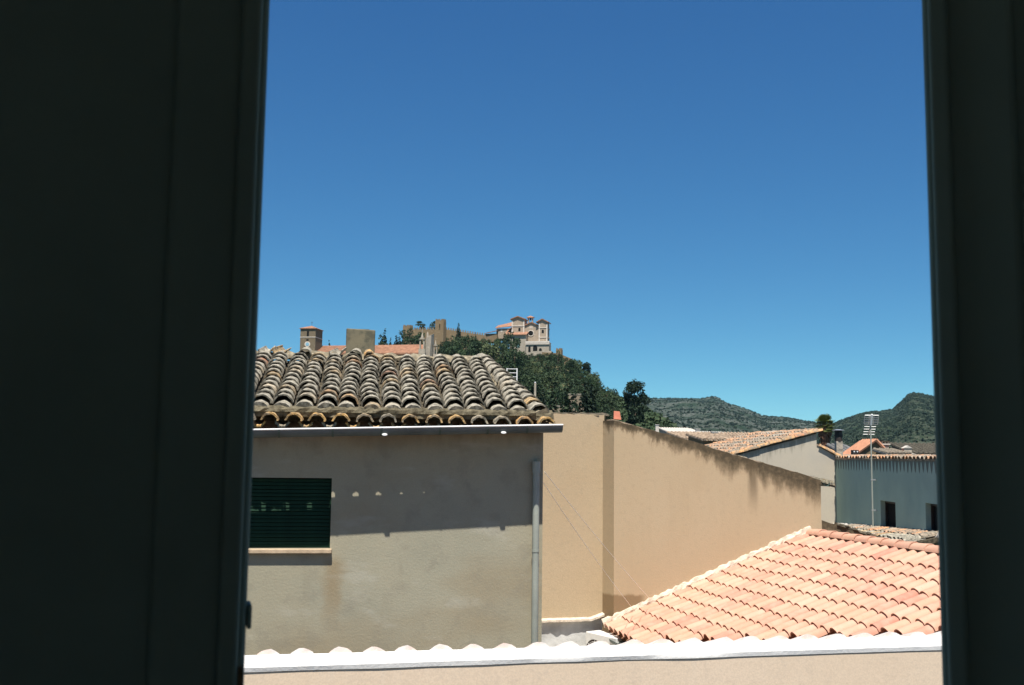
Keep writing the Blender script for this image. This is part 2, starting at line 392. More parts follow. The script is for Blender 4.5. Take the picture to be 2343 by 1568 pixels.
# ------------------------------------------------------------------ the room the picture is taken from
fl = E - 1.58; ce = E + 1.25; y0, y1, y2 = -0.75, 0.98, 1.30
ox = 0.97; oz = E + 1.02
struct(MB().box(-2.6, 2.6, y0, y2 + 0.02, fl - 0.3, fl).build('floor', plain('floor_tile', (0.55, 0.50, 0.44), 0.6, 0.1)))
struct(MB().box(-2.6, 2.6, y0, y2 + 0.25, ce, ce + 0.35).build('ceiling', M_ROOM))
struct(MB().box(-2.8, 2.8, y0 - 0.25, y0, fl - 0.3, ce + 0.35).build('wall_back', M_ROOM))  # unseen wall set close behind the camera to bounce light onto the door leaves
struct(MB().box(-2.85, -2.6, y0 + 0.003, y2, fl - 0.3, ce - 0.003).build('wall_left', M_ROOM))
struct(MB().box(2.6, 2.85, y0 + 0.003, y2, fl - 0.3, ce - 0.003).build('wall_right', M_ROOM))
wb = MB(); wb.box(-2.6, -ox, y1, y2, fl, ce); wb.box(ox, 2.6, y1, y2, fl, ce); wb.box(-ox, ox, y1, y2, oz, ce)
struct(wb.build('wall_front', M_ROOM))
struct(MB().box(-2.8, 2.8, y0 - 0.2, y2 - 0.01, 0, fl - 0.3).build('wall_below', M_PEACH))

def leaf(name, label, hinge_x, free, sgn):
    """a door leaf, hinged on the jamb, ajar; local x runs from hinge to free edge"""
    h = Vector((hinge_x, y1 - 0.03, fl + 0.01)); fr = Vector((free[0], free[1], fl + 0.01))
    w = (fr - h).length; ang = math.atan2(fr.y - h.y, fr.x - h.x)
    t = thing(name, label, 'door', loc=h); t.rotation_euler = (0, 0, ang)
    H = oz - fl - 0.03; s = 1 if sgn > 0 else -1
    def yb(a, b): return (min(a*s, b*s), max(a*s, b*s))
    a, b = yb(-0.022, 0.022)
    bevel(MB().box(0, 0.10, a, b, 0, H).build('stile', M_LEAF, t), 0.006)
    fs = bevel(MB().box(w - 0.10, w, a, b, 0, H).build('stile', M_LEAF, t), 0.008, 3)
    for z0, z1 in ((0, 0.16), (0.92, 1.02), (H - 0.13, H)): bevel(MB().box(0.102, w - 0.102, a, b, z0, z1).build('rail', M_LEAF, t), 0.005)
    a2, b2 = yb(-0.010, 0.010)
    for z0, z1 in ((0.162, 0.918), (1.022, H - 0.132)): bevel(MB().box(0.09, w - 0.09, a2, b2, z0 - 0.01, z1 + 0.01).build('panel', M_LEAF, t), 0.004)
    a3, b3 = yb(-0.034, -0.0222)
    bevel(MB().box(w - 0.030, w - 0.008, a3, b3, 0.02, H - 0.02).build('edge_bead', M_LEAF, t), 0.005, 3)
    if sgn > 0:
        zc = at(568, 1407, 1.17).z - (fl + 0.01)
        bevel(MB().box(w + 0.0005, w + 0.0055, a * 0.8, b * 0.8, zc - 0.013, zc + 0.013).build('latch', M_LEAF, t), 0.002)
        MB().box(w - 0.0075, w - 0.002, a3 + 0.004, b3 + 0.003, 0.05, zc - 0.05).build('edge_strip', M_BRASS, t)
    else:
        MB().cyl((w - 0.06, -s*0.022, 0.985), (w - 0.06, -s*0.05, 0.985), 0.008).cyl((w - 0.06, -s*0.05, 0.985), (w - 0.15, -s*0.05, 0.985), 0.007).build('handle', M_BRASS, t, True)
    return t
pl = at(578, 1000, 1.17); pr = at(2143, 1000, 1.24)
leaf('door_leaf', 'dark green door leaf filling the left of the picture, latch on its edge', -ox - 0.06, (pl.x, pl.y), 1)
leaf('door_leaf', 'dark door leaf standing along the right edge of the picture', ox + 0.06, (pr.x, pr.y), -1)

# ------------------------------------------------------------------ near house: peach wall, white coping and whitewashed tiles
pA = at(562, 1497, 7.2); FN = Frame(pA, 12.5)
nh = thing('peach_house', 'low house with peach rendered wall and white tiled coping in the foreground', 'house', FN)
zc = FN.front(562, 1497).z - 0.014
MB(E).box(-2.5, 8.2, 0.03, 0.30, -E, zc - 0.115).build('wall', M_PEACH, nh)
cb = MB(E); n = 60
prof = [(0.040, -0.114), (0.024, -0.110), (0.020, -0.078), (0.026, -0.070), (0.066, -0.016), (0.090, -0.012), (0.28, -0.047), (0.28, -0.12)]
vv = []
for i in range(n + 1):
    x = -2.5 + 10.7 * i / n
    for j, (a, b) in enumerate(prof):
        g = mnoise.noise(Vector((x * 1.7, j * 3.1, 0))) * 0.005
        vv.append((x, a + g, zc + b + g * 0.8))
q = len(prof)
cb.add(vv, [(i*q+j, i*q+(j+1) % q, (i+1)*q+(j+1) % q, (i+1)*q+j) for i in range(n) for j in range(q)])
cb.build('coping', M_WHITE, nh, True)
dk = MB(E); pn = R(17); dd = Vector((0, math.cos(pn), -math.sin(pn)))
dk.ext([(-2.5, 0.285, zc - 0.05), (8.2, 0.285, zc - 0.05), Vector((8.2, 0.285, zc - 0.05)) + dd * 1.3, Vector((-2.5, 0.285, zc - 0.05)) + dd * 1.3], (0, 0, -0.08))
rf = dk.build('roof', M_PANNEW, nh)
x = -2.45
while x < 8.1:
    o_ = Vector((x, 0.085, zc - 0.062 + E))
    put_tile(T_WHITE, rf, o_ + dd * 0.42, -dd, (0, math.sin(pn), math.cos(pn)), 0.008, 2, 0)
    x += 0.2365
MB(E).box(-2.5, 8.2, 1.15, 1.4, -E, zc - 0.52).build('wall', M_PEACH, nh)

# ------------------------------------------------------------------ house A: grey render, old tiles, gutter
FA = Frame(at(1241, 1240, 11.2), 7.8)
ha = thing('grey_rendered_house', 'weathered grey-beige rendered house with old lichen tiled roof and gutter', 'house', FA)
XL = -4.6
winT, winB = FA.front(700, 1094).z, FA.front(700, 1255).z
wxr = FA.front(757, 1180).x; wxl = wxr - 1.15
w = MB(E)
w.box(wxr, 0, 0, 0.30, -E, 0.235); w.box(XL, wxl, 0, 0.30, -E, 0.235)
w.box(wxl, wxr, 0, 0.30, winT, 0.235); w.box(wxl, wxr, 0, 0.30, -E, winB)
w.box(-0.30, -0.003, 0.30, 4.2, -E, 0.30); w.box(XL, -0.30, 3.9, 4.2, -E, 0.30)
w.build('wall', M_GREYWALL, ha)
# window with its roller shutter
wi = MB(E).box(wxl, wxr, 0.14, 0.16, winB, winT).build('window', M_BLACK, ha)
sh = winT - 0.0
zz = winT - 0.012; i = 0
slm = MB(); slm.box(0, 1.15 - 0.03, -0.008, 0.008, -0.0155, 0.0155); slm = slm.mesh('shutter_slat'); slm.materials.append(M_SLAT)
while zz > winB + 0.03:
    o = obj('shutter_slat', slm, None, wi); o.location = (wxl + 0.015, 0.055, zz - 0.016 + E); o.rotation_euler = (R(-16), 0, 0); zz -= 0.0375; i += 1
bevel(MB(E).box(wxl + 0.015, wxr - 0.015, 0.045, 0.075, winB + 0.004, winB + 0.030).build('bottom_bar', M_SLAT, wi), 0.004)
for a in (wxl, wxr - 0.014): MB(E).box(a, a + 0.014, 0.03, 0.085, winB, winT).build('guide_rail', M_SLAT, wi)
bevel(MB(E).box(wxl - 0.04, wxr + 0.02, -0.055, 0.13, winB - 0.05, winB - 0.003).build('sill', M_SILL, ha), 0.008)
# roof
P0 = FA.front(850, 945, -0.18); PIT = R(16.4)
yl, zl = -0.18, P0.z
top_y = 2.42; SL = (top_y - yl) / math.cos(PIT)
d = Vector((0, math.cos(PIT), math.sin(PIT))); nn = Vector((0, -math.sin(PIT), math.cos(PIT)))
def rp(x, s, h=0.0): v = Vector((x, yl, zl)) + d * s + nn * h; return v
xr_bot = 0.0; xr_top = FA.front(1120, 820, top_y).x
def xr(s): return xr_bot + (xr_top - xr_bot) * s / SL
dk = MB(E)
dk.ext([rp(XL, 0, -0.03), rp(xr_bot, 0, -0.03), rp(xr_top, SL, -0.03), rp(XL, SL, -0.03)], nn * -0.07)
back = Vector((0, math.cos(PIT), -math.sin(PIT)))
tp = rp(0, SL, -0.03)
dk.ext([(XL, tp.y, tp.z), (xr_top, tp.y, tp.z), (xr_top, tp.y + 1.6, tp.z - 0.47), (XL, tp.y + 1.6, tp.z - 0.47)], (0, 0, -0.07))
roof = dk.build('roof', M_PAN, ha)
pitch = 0.222
tr = MB(E); troughs(tr, rp(-0.30 - pitch / 2, 0, -0.03), d, Vector((-1, 0, 0)), nn, 19, pitch, SL, 0.075)
stuff(tr.build('channel_tiles', M_PAN, roof, True))
c_ = 0
for c_ in range(19):
    x = -0.28 - c_ * pitch; s = 0.0 + rng.uniform(-0.03, 0.03)
    if x > 0.1: continue
    while s < SL - 0.08:
        if x < xr(s) - 0.16:
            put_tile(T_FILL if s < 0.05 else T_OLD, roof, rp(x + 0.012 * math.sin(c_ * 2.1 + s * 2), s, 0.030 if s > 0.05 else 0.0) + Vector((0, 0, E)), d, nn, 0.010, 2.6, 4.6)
        s += 0.205 + rng.uniform(-0.015, 0.02)
# verge row with its mortar
mb = MB(E); lumpy(mb, rp(xr(0) - 0.06, -0.02, -0.03), rp(xr(SL) - 0.06, SL, -0.03), 0.26, 0.10, (1, 0, 0), nn)
mb.build('verge_mortar', M_MORTAR, roof)
s = 0
while s < SL - 0.1:
    dv = (rp(xr(SL), SL) - rp(xr(0), 0))
    put_tile(T_OLD, roof, rp(xr(s) - 0.07, s, 0.028) + Vector((0, 0, E)), dv, nn, 0.008, 3, 3.0); s += 0.215
# ridge mortar and its loose tiles
mb = MB(E); lumpy(mb, rp(XL, SL - 0.02, 0.0), rp(xr_top + 0.02, SL - 0.02, 0.0), 0.22, 0.085, (0, 1, 0), (0, 0, 1), 0.09, 0.35)
mb.build('ridge_mortar', M_MORTAR, roof)
for px, kind in ((607, 'up'), (637, 'up'), (768, 'up'), (700, 'cov'), (815, 'cov'), (846, 'cov')):
    p = FA.front(px, 815, top_y); b = rp(p.x, SL - 0.14, 0.085) + Vector((0, 0, E))
    if kind == 'up': o = put_tile(T_OLD, roof, b + Vector((0, 0.02, 0.055)), d + Vector((0.25, 0, -0.05)), -nn, 0.01, 8, 0)
    else: o = put_tile(T_EAVE if px > 840 else T_OLD, roof, b + Vector((0, -0.03, -0.005)), d, nn, 0.01, 5, 3)
    o.scale = (0.8, 0.8, 0.8)
# mortar ledge at the foot of the main slope
mb = MB(E); n = 70; vv = []
for i in range(n + 1):
    x = XL + (0.07 - XL) * i / n; g = lambda s_: rng.uniform(-s_, s_)
    vv += [(x, yl + 0.06, zl - 0.045), (x, yl - 0.045 + g(.010), zl - 0.052 + g(.006)), (x, yl - 0.05 + g(.010), zl - 0.004 + g(.006)), (x, yl - 0.03 + g(.008), zl + 0.026 + g(.010)), (x, yl + 0.07, zl + 0.062)]
mb.add(vv, [(i*5+j, i*5+j+1, (i+1)*5+j+1, (i+1)*5+j) for i in range(n) for j in range(4)] + [(n*5, n*5+1, n*5+2, n*5+3, n*5+4)])
lumpy(mb, rp(XL, -0.02, 0.0), rp(xr_bot - 0.12, -0.02, 0.0), 0.10, 0.055, (0, 1, 0), nn, 0.05, 0.25)
mb.build('mortar_ledge', M_LEDGE, roof)
# eave course: covers over channels
PE = R(9); de = Vector((0, math.cos(PE), math.sin(PE))); ne = Vector((0, -math.sin(PE), math.cos(PE)))
T_PAN = tile_set('eave_channel_tile', M_EAVE, 3, L=0.30, r0=0.078, r1=0.078, t=0.018, arc=150)
ep = 0.2335
zc_e = FA.front(850, 947, -0.35).z - 0.082
for i in range(-1, 20):
    x = -0.055 - i * ep + ep * 0.15
    if x > 0.07 or x < XL: continue
    put_tile(T_EAVE, roof, Vector((x, -0.352, zc_e + E)), de, ne, 0.006, 2.0, 1.0, 'eave_tile')
    xp = x - ep / 2
    o = put_tile(T_PAN, roof, Vector((xp, -0.284, zc_e - 0.002 + E)), de, -ne, 0.003, 1.0, 0, 'eave_channel_tile')
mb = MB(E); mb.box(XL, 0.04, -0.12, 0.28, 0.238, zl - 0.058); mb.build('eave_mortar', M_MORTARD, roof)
# gutter
gl = FA.front(575, 984, -0.39); gr = FA.front(1285, 973, -0.34)
gL = Vector((XL, -0.395, gl.z - (gr.z - gl.z) * (gl.x - XL) / (gr.x - gl.x))); gR = Vector((gr.x, -0.345, gr.z))
gut = MB(E).gutter(gL, gR, 0.078).build('gutter', M_ZINC, ha, True)
rm = MB(E); off = Vector((0, -0.078, 0.0)); rm.cyl(gL + off, gR + off, 0.0095, seg=8); rm.build('gutter_rim', M_RIM, gut, True)
for px in (640, 762, 873, 1006, 1115, 1205):
    p = FA.front(px, 985, -0.37); f = (p.x - gL.x) / (gR.x - gL.x); g = gL.lerp(gR, f)
    b = MB(E); b.gutter(g + Vector((-0.011, 0, 0.002)), g + Vector((0.011, 0, 0.002)), 0.0845, 0.006)
    b.box(g.x - 0.010, g.x + 0.010, g.y + 0.08, -0.16, g.z + 0.0, g.z + 0.006)
    b.build('gutter_bracket', M_DARKPIPE, gut, True)
for px in (880, 1152):  # white tabs stand in for the sunlit lips of holes in the gutter
    p = FA.front(px, 995, -0.41); f = (p.x - gL.x) / (gR.x - gL.x); g = gL.lerp(gR, f)
    bevel(MB(E).ext([(g.x + 0.028 * math.cos(a) , g.y - 0.060, g.z - 0.066 + 0.012 * math.sin(a)) for a in [i * math.pi / 6 for i in range(12)]], (0, -0.012, -0.004)).build('gutter_sun_spot', M_RIM, gut), 0.003)
# downpipe
px_ = FA.front(1225, 1100).x
dp = MB(E); dp.cyl((px_, -0.055, FA.front(1225, 1064).z), (px_, -0.055, -6.5), 0.036, seg=16); dp.cyl((px_, -0.055, FA.front(1225, 1082).z), (px_, -0.055, FA.front(1225, 1056).z), 0.043, seg=16)
dpo = dp.build('downpipe', M_PIPE, ha, True)
for z in (-1.0, -2.2, -3.4): MB(E).cyl((px_, -0.055, z - 0.012), (px_, -0.055, z + 0.012), 0.040, seg=16).box(px_ - 0.01, px_ + 0.01, -0.02, 0.0, z - 0.01, z + 0.01).build('pipe_clip', M_PIPE, dpo)
# chimney on the back slope
cl = FA.front(791, 780, 2.75); cR = FA.front(857, 780, 2.75); cz = FA.front(825, 753.5, 2.75).z
ch = MB(E); ch.add([(cl.x, 2.75, 0.9), (cR.x, 2.75, 0.9), (cR.x, 3.18, 0.9), (cl.x, 3.18, 0.9), (cl.x + 0.004, 2.75, cz + 0.008), (cR.x + 0.008, 2.75, cz - 0.006), (cR.x + 0.008, 3.18, cz - 0.006), (cl.x + 0.004, 3.18, cz + 0.008)],
       [(0,3,2,1),(4,5,6,7),(0,1,5,4),(1,2,6,5),(2,3,7,6),(3,0,4,7)])
bevel(ch.build('chimney', M_CHIM, ha), 0.014, 3)
MB(E).box(cl.x + 0.07, cR.x - 0.07, 2.82, 3.11, cz - 0.01, cz + 0.010).build('chimney_rim', M_MORTARD, ha)

# ------------------------------------------------------------------ beige gable house
FB = Frame(at(1405, 1040, 16.8), 14)
hb = thing('beige_gable_house', 'tall blank beige gable wall with mossy sloping top behind the orange roof', 'house', FB)
def fb(px, py, y=0.0): v = FB.front(px, py, y); return (v.x, v.z)
topline = [fb(1405, 962), fb(1560, 1003), fb(1700, 1047), fb(1800, 1075), fb(1878, 1099)]
lowline = [fb(1879, 1190), fb(1990, 1226), fb(2092, 1260), fb(2168, 1286)]
x0_, z0_ = topline[0]; x1_, z1_ = topline[-1]; l0, l1 = lowline[0], lowline[-1]
k, c = BEIGE
xx, yy, zz_ = k.xyz()
sl1 = (z1_ - z0_) / (x1_ - x0_); sl2 = (l1[1] - l0[1]) / (l1[0] - l0[0])
edge1 = k.math('ADD', k.math('MULTIPLY', k.math('SUBTRACT', xx, x0_), sl1), z0_ + E)
edge2 = k.math('ADD', k.math('MULTIPLY', k.math('SUBTRACT', xx, l0[0]), sl2), l0[1] + E)
right = k.math('GREATER_THAN', xx, x1_ + 0.003)
edge = k.math('ADD', k.math('MULTIPLY', edge1, k.math('SUBTRACT', 1.0, right)), k.math('MULTIPLY', edge2, right))
dep = k.math('SUBTRACT', edge, zz_)          # metres below the wall's top edge
n1 = k.noise(1.3, 4, 0.6, stretch=(1, 1, 0.35)); n2 = k.noise(4.5, 5, 0.7, stretch=(1.4, 1, 0.25))
reach = k.math('ADD', k.math('MULTIPLY', k.mr(n1, 0.32, 0.72), 0.62), k.math('MULTIPLY', n2, 0.28))
reach = k.math('MULTIPLY', reach, k.mr(xx, 0.2, 2.6, 0.55, 1.0))
reach = k.math('ADD', reach, k.math('MULTIPLY', k.math('SUBTRACT', k.noise(9, 5, 0.75, stretch=(1, 1, 0.4)), 0.5), 0.75))
reach = k.math('MAXIMUM', reach, 0.03)
moss = k.math('SUBTRACT', 1.0, k.math('DIVIDE', dep, reach), clamp=True)
c = k.mix(k.math('MULTIPLY', k.mr(moss, 0.0, 0.95), 0.60), c, (0.23, 0.155, 0.075))
c = k.mix(k.math('MULTIPLY', k.math('MULTIPLY', k.mr(moss, 0.15, 0.85), k.mr(k.noise(14, 5, 0.7), 0.30, 0.60, 0.72, 1.0)), 0.90), c, (0.050, 0.042, 0.028))
# a long drip, and the damp brown patch at the foot of the wall
dx = fb(1722, 1060)[0]
dm = k.mr(k.math('ABSOLUTE', k.math('SUBTRACT', k.math('ADD', xx, k.math('MULTIPLY', n2, 0.08)), dx + 0.04)), 0.02, 0.12, 1, 0)
c = k.mix(k.math('MULTIPLY', k.math('MULTIPLY', dm, k.mr(dep, 0.25, 0.95, 1, 0)), 0.7), c, (0.10, 0.075, 0.045))
pz = fb(1420, 1363)[1] + E; px1 = fb(1475, 1363)[0]
pm = k.math('MULTIPLY', k.mr(k.math('ADD', zz_, k.math('MULTIPLY', n2, 0.12)), pz + 0.04, pz + 0.09, 1, 0), k.mr(xx, px1 - 0.1, px1 + 0.05, 1, 0))
c = k.mix(k.math('MULTIPLY', pm, 0.75), c, (0.20, 0.13, 0.065))
k.color(c); M_BEIGE = k.m
poly = jag_poly(topline, 0.012, 0.09) + jag_poly(lowline, 0.012, 0.09) + [(lowline[-1][0], -E), (x0_, -E)]
MB(E).ext([(a, 0, b) for a, b in poly][::-1], (-0.085, 0.305, 0)).build('wall', M_BEIGE, hb)
# recessed part on the left
RD = 0.295
rt0 = FB.front(1240, 944, RD); rt1 = FB.front(1400, 950, RD)
lz = FB.front(1290, 1419, RD).z
pts = jag_poly([(-4.5, rt0.z), (x0_ - 0.06, rt1.z)], 0.010, 0.1) + [(x0_ - 0.06, lz), (-4.5, lz)]
MB(E).ext([(a, RD + 0.005, b) for a, b in pts][::-1], (0, 0.4, 0)).build('recessed_wall', M_BEIGE_REC, hb)
mb = MB(E); lumpy(mb, (-4.5, 0.545, rt0.z - 0.015), (x0_ + 0.05, 0.545, rt1.z - 0.015), 0.40, 0.05, (0, 1, 0), (0, 0, 1)); mb.build('wall_cap', M_MORTARD, hb)
MB(E).box(-4.5, x0_ - 0.09, RD + 0.02, 0.85, -E, lz - 0.003).build('lower_wall', plain('flaking_whitewash', (0.50, 0.50, 0.48), 0.92, 0.22, 5, 0.4, 0.1), hb)
# uneven projecting ledge over the lower wall
mb = MB(E); n = 60; xa, xb = -2.6, x0_ - 0.07; vv = []
for i in range(n + 1):
    f = i / n; x = xa + (xb - xa) * f
    rise = max(0.0, (x - FB.front(1350, 1419, RD).x)) / 0.30 * 0.10
    o = 0.065 + 0.035 * mnoise.noise(Vector((x * 3.2, 1, 0))) + 0.02 * mnoise.noise(Vector((x * 11, 5, 0)))
    g = 0.008 * mnoise.noise(Vector((x * 9, 9, 0)))
    vv += [(x, RD + 0.03, lz - 0.03 + rise), (x, RD - o, lz - 0.02 + g + rise), (x, RD - o, lz + 0.012 + g + rise), (x, RD, lz + 0.035 + g + rise), (x, RD + 0.03, lz + 0.035 + rise)]
mb.add(vv, [(i*5+j, i*5+j+1, (i+1)*5+j+1, (i+1)*5+j) for i in range(n) for j in range(4)]); mb.build('ledge', M_LIME, hb)
# roof behind the gable and its mossy verge tiles
sd_ = Vector((x1_ - x0_, 0, z1_ - z0_)).normalized(); sn = Vector((-sd_.z, 0, sd_.x))
a = Vector((x0_, 0.05, z0_)); b = Vector((x1_ + 0.25, 0.05, z1_ + sl1 * 0.25))
rb = MB(E).ext([a + sn * -0.01, b + sn * -0.01, b + Vector((0, 5, 0)) + sn * -0.01, a + Vector((0, 5, 0)) + sn * -0.01], sn * 0.03).build('roof', M_FAROLD, hb)
s = 0.35; Ls = (b - a).length
while s < Ls - 0.3:
    put_tile(T_MOSS, rb, a + sd_ * (s + 0.42) + sn * -0.045 + Vector((0, 0.07, E)), -sd_, sn, 0.008, 3, 2.0, 'verge_tile'); s += 0.33
put_tile(T_MOSS, rb, b + Vector((0.02, 0.05, E - 0.03)), -sd_, sn, 0, 1, 1.0, 'verge_tile')
for i in range(1, 6): put_tile(T_MOSS, rb, b + Vector((0.03, 0.05 + i * 0.22, E - 0.03)), -sd_, sn, 0.005, 2, 1.0, 'verge_tile')
gx = FB.front(1888, 1109, 0.0)
MB(E).gutter((gx.x + 0.02, -0.02, gx.z + 0.03), (gx.x + 0.02, 4.5, gx.z + 0.03), 0.06).build('gutter', M_DARKPIPE, hb, True)
# lower part: mossy verge
la, lb = Vector((lowline[0][0], 0.05, lowline[0][1])), Vector((lowline[-1][0], 0.05, lowline[-1][1])); ld = (lb - la).normalized(); ln = Vector((-ld.z, 0, ld.x))
mb = MB(E); lumpy(mb, la + ld * 0.3, lb, 0.16, 0.045, (0, 1, 0), ln, 0.06, 0.5); mb.build('verge_mortar', M_MORTARD, hb)
# the loose red tile standing on the step
t0 = FB.front(1409, 955, 0.2)
mb = MB(); mb.ext([(-0.07, 0, -0.06), (0.06, 0, -0.06), (0.045, 0.03, 0.085), (-0.055, 0.03, 0.085)][::-1], (0, 0.02, 0.006))
o = bevel(mb.build('loose_tile', plain('red_clay', (0.44, 0.155, 0.095), 0.8, 0.12, 14, 0.2), None), 0.005)
o.location = FB.w(t0.x, 0.10, t0.z); o.rotation_euler = (R(-12), R(4), FB.yaw)
o.location.z = FB.w(0, 0, z0_).z + 0.075
tag(o, 'small bright red clay tile standing on the step of the beige wall', 'tile')

# ------------------------------------------------------------------ orange-roofed house
ho = thing('orange_roof_house', 'house with new salmon-orange barrel tile roof running up to the beige wall', 'house', FB)
e0 = FB.front(1385, 1438, -0.03); r0 = FB.front(1847, 1226, -0.03)
xe, ze, xR, zR = e0.x, e0.z, r0.x, r0.z
pit = math.atan2(zR - ze, xR - xe); d = Vector((math.cos(pit), 0, math.sin(pit))); nn = Vector((-math.sin(pit), 0, math.cos(pit)))
SLo = math.hypot(xR - xe, zR - ze)
def op(s, y, h=0.0): return Vector((xe, y, ze)) + d * s + nn * h
NY = 30; sp = 0.221; YN = -NY * sp
dk = MB(E); dk.ext([op(0.04, -0.012, -0.06), op(0.04, YN, -0.06), op(SLo, YN, -0.06), op(SLo, -0.012, -0.06)], nn * -0.08)
tpo = op(SLo, 0, -0.06); dk.ext([(tpo.x, -0.012, tpo.z), (tpo.x, YN, tpo.z), (tpo.x + 2.5, YN, tpo.z - 0.9), (tpo.x + 2.5, -0.012, tpo.z - 0.9)], (0, 0, -0.08))
roofo = dk.build('roof', M_PANNEW, ho)
tr = MB(E); troughs(tr, op(0.03, -0.12 - sp / 2, -0.075), d, Vector((0, -1, 0)), nn, NY - 1, sp, SLo - 0.05, 0.085)
stuff(tr.build('channel_tiles', M_PANNEW, roofo, True))
expo = (SLo - 0.13) / 12; cand = []
for i in range(NY):
    y = -0.105 - i * sp; sh_ = rng.uniform(-0.02, 0.02)
    for j in range(12):
        s = j * expo + (sh_ if j else 0); w_ = FB.m @ (op(s + 0.2, y) + Vector((0, 0, E))); p = project(w_)
        if p and p[0] < 2215 and p[1] < 1500 - (p[0] - 562) * 0.03: cand.append((s, y, j))
for s, y, j in cand:
    put_tile(T_NEW, roofo, op(s, y, 0.0) + Vector((0, 0, E)), d, nn, 0.004, 0.9, 2.2)
y = -0.02
while y > YN + 0.2:
    put_tile(T_RIDGE, roofo, Vector((xR + 0.06, y - 0.42, zR + 0.035 + E)), (0, 1, 0), (0, 0, 1), 0.003, 0.8, 1.6, 'ridge_tile'); y -= 0.345
mb = MB(E); lumpy(mb, (xR + 0.05, -0.02, zR - 0.09), (xR + 0.05, YN, zR - 0.09), 0.20, 0.13, (1, 0, 0), (0, 0, 1), 0.08, 0.25)
mb.build('ridge_mortar', plain('ridge_mortar', (0.42, 0.32, 0.22), 0.95, 0.4, 14, 0.6, 0.1), roofo)
mb = MB(E); nfl = Vector((0, -1, 0))
lumpy(mb, op(0.0, 0.005, 0.055), op(SLo + 0.12, 0.005, 0.055), 0.15, 0.045, nn, nfl, 0.06, 0.30); mb.build('wall_fillet', M_LIME, roofo)
wo_ = MB(E); wo_.box(xe + 0.30, xe + 0.55, YN, -0.01, -E, ze + 0.02); wo_.build('wall', M_LIME, ho)
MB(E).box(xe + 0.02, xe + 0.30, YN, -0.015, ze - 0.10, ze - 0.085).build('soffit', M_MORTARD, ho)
go = MB(E).gutter((xe - 0.03, 0.0, ze - 0.085), (xe - 0.03, YN, ze - 0.10), 0.062).build('gutter', M_DARKPIPE, ho, True)
for i in range(8):
    y = -0.25 - i * 0.8; MB(E).gutter((xe - 0.03, y, ze - 0.084), (xe - 0.03, y - 0.02, ze - 0.084), 0.067).build('gutter_bracket', M_DARKPIPE, go, True)

# ------------------------------------------------------------------ white terrace and air conditioner
tz = -3.42
tr_o = MB(E).box(-3.0, xe + 0.29, -2.2, 0.310, tz - 0.2, tz).build('terrace_floor', M_OFFWHITE)
tr_o.location = FB.o; tr_o.rotation_euler = (0, 0, FB.yaw); struct(tr_o)
a0, a1 = at(1340, 1445, 16.75), at(1402, 1460, 16.22)
dv = Vector((a1.x - a0.x, a1.y - a0.y, 0)); ang = math.atan2(dv.y, dv.x)
ac = thing('air_conditioner', 'white outdoor air conditioning unit with round fan grille beside the orange roof eave', 'air conditioner', loc=(a0.x, a0.y, E + tz)); ac.rotation_euler = (0, 0, ang)
H = a0.z - (E + tz); Lc = dv.length + 0.08
M_AC = plain('ac_enamel', (0.72, 0.71, 0.67), 0.45, 0.05, 6, 0.0, 0.4)
bevel(MB().box(0, Lc, 0, 0.28, 0.05, H).build('casing', M_AC, ac), 0.012, 3)
MB().box(0.04, 0.10, 0.02, 0.26, 0, 0.048).box(Lc - 0.10, Lc - 0.04, 0.02, 0.26, 0, 0.048).build('feet', M_FLUE, ac)
fx, fz, fr = 0.24, H * 0.52, H * 0.36
g = MB()
for r in [fr * q for q in (0.25, 0.45, 0.65, 0.85, 1.0)]:
    pts = [(fx + r * math.cos(2*math.pi*i/20), -0.014, fz + r * math.sin(2*math.pi*i/20)) for i in range(21)]
    g.tube(pts, 0.004, 4)
for i in range(8): g.tube([(fx, -0.014, fz), (fx + fr*math.cos(i*math.pi/4), -0.014, fz + fr*math.sin(i*math.pi/4))], 0.003, 4)
g.build('fan_grille', M_AC, ac)
MB().cyl((fx, -0.003, fz), (fx, 0.0005, fz), fr, seg=24).build('fan_opening', M_FLUE, ac)
bevel(MB().box(Lc + 0.001, Lc + 0.018, 0.05, 0.23, H * 0.25, H * 0.6).build('service_cover', M_AC, ac), 0.004)

# two thin cables across the beige wall
for (pa, ya, pb, yb_, sag) in (((1246, 1080), 11.6, (1490, 1374), 16.7, 0.03), ((1240, 1100), 11.6, (1452, 1398), 16.6, 0.04)):
    A_, B_ = at(*pa, ya), at(*pb, yb_)
    pts = [A_.lerp(B_, i / 12) - Vector((0, 0, sag * 4 * (i / 12) * (1 - i / 12))) for i in range(13)]
    o = MB().tube([p - A_ for p in pts], 0.0032, 5).build('cable', M_CABLE); o.location = A_
    tag(o, 'upper of two thin pale cables crossing in front of the beige wall' if ya and pa[0] == 1246 else 'lower of two thin pale cables crossing in front of the beige wall', 'cable', 'cables over the courtyard')

# ------------------------------------------------------------------ white gable and grey wing
FG = Frame(at(1911, 1040, 26.0), -2)
hg = thing('white_gable_house', 'whitewashed gable house with mottled ochre tile roof and grey-blue shaded wing', 'house', FG)
pk = FG.front(1868, 993); lowp = FG.front(1690, 1041)
slg = (pk.z - lowp.z) / (pk.x - lowp.x)
xg0 = lowp.x - 2.0; zg0 = lowp.z - 2.0 * slg
rs0 = FG.front(1869, 1020); rs1 = FG.front(1911, 1043)
k, c = WGABLE; xx, yy, zz_ = k.xyz()
edge = k.math('ADD', k.math('MULTIPLY', k.math('SUBTRACT', xx, lowp.x), slg), lowp.z + E)
dep = k.math('SUBTRACT', edge, zz_)
n2 = k.noise(7.0, 4, 0.7, stretch=(1.3, 1, 0.10))
m1 = k.mr(k.math('SUBTRACT', k.math('MULTIPLY', n2, 1.15), dep), 0.30, 0.60)
c = k.mix(k.math('MULTIPLY', m1, 0.50), c, (0.14, 0.13, 0.10)); k.color(c)
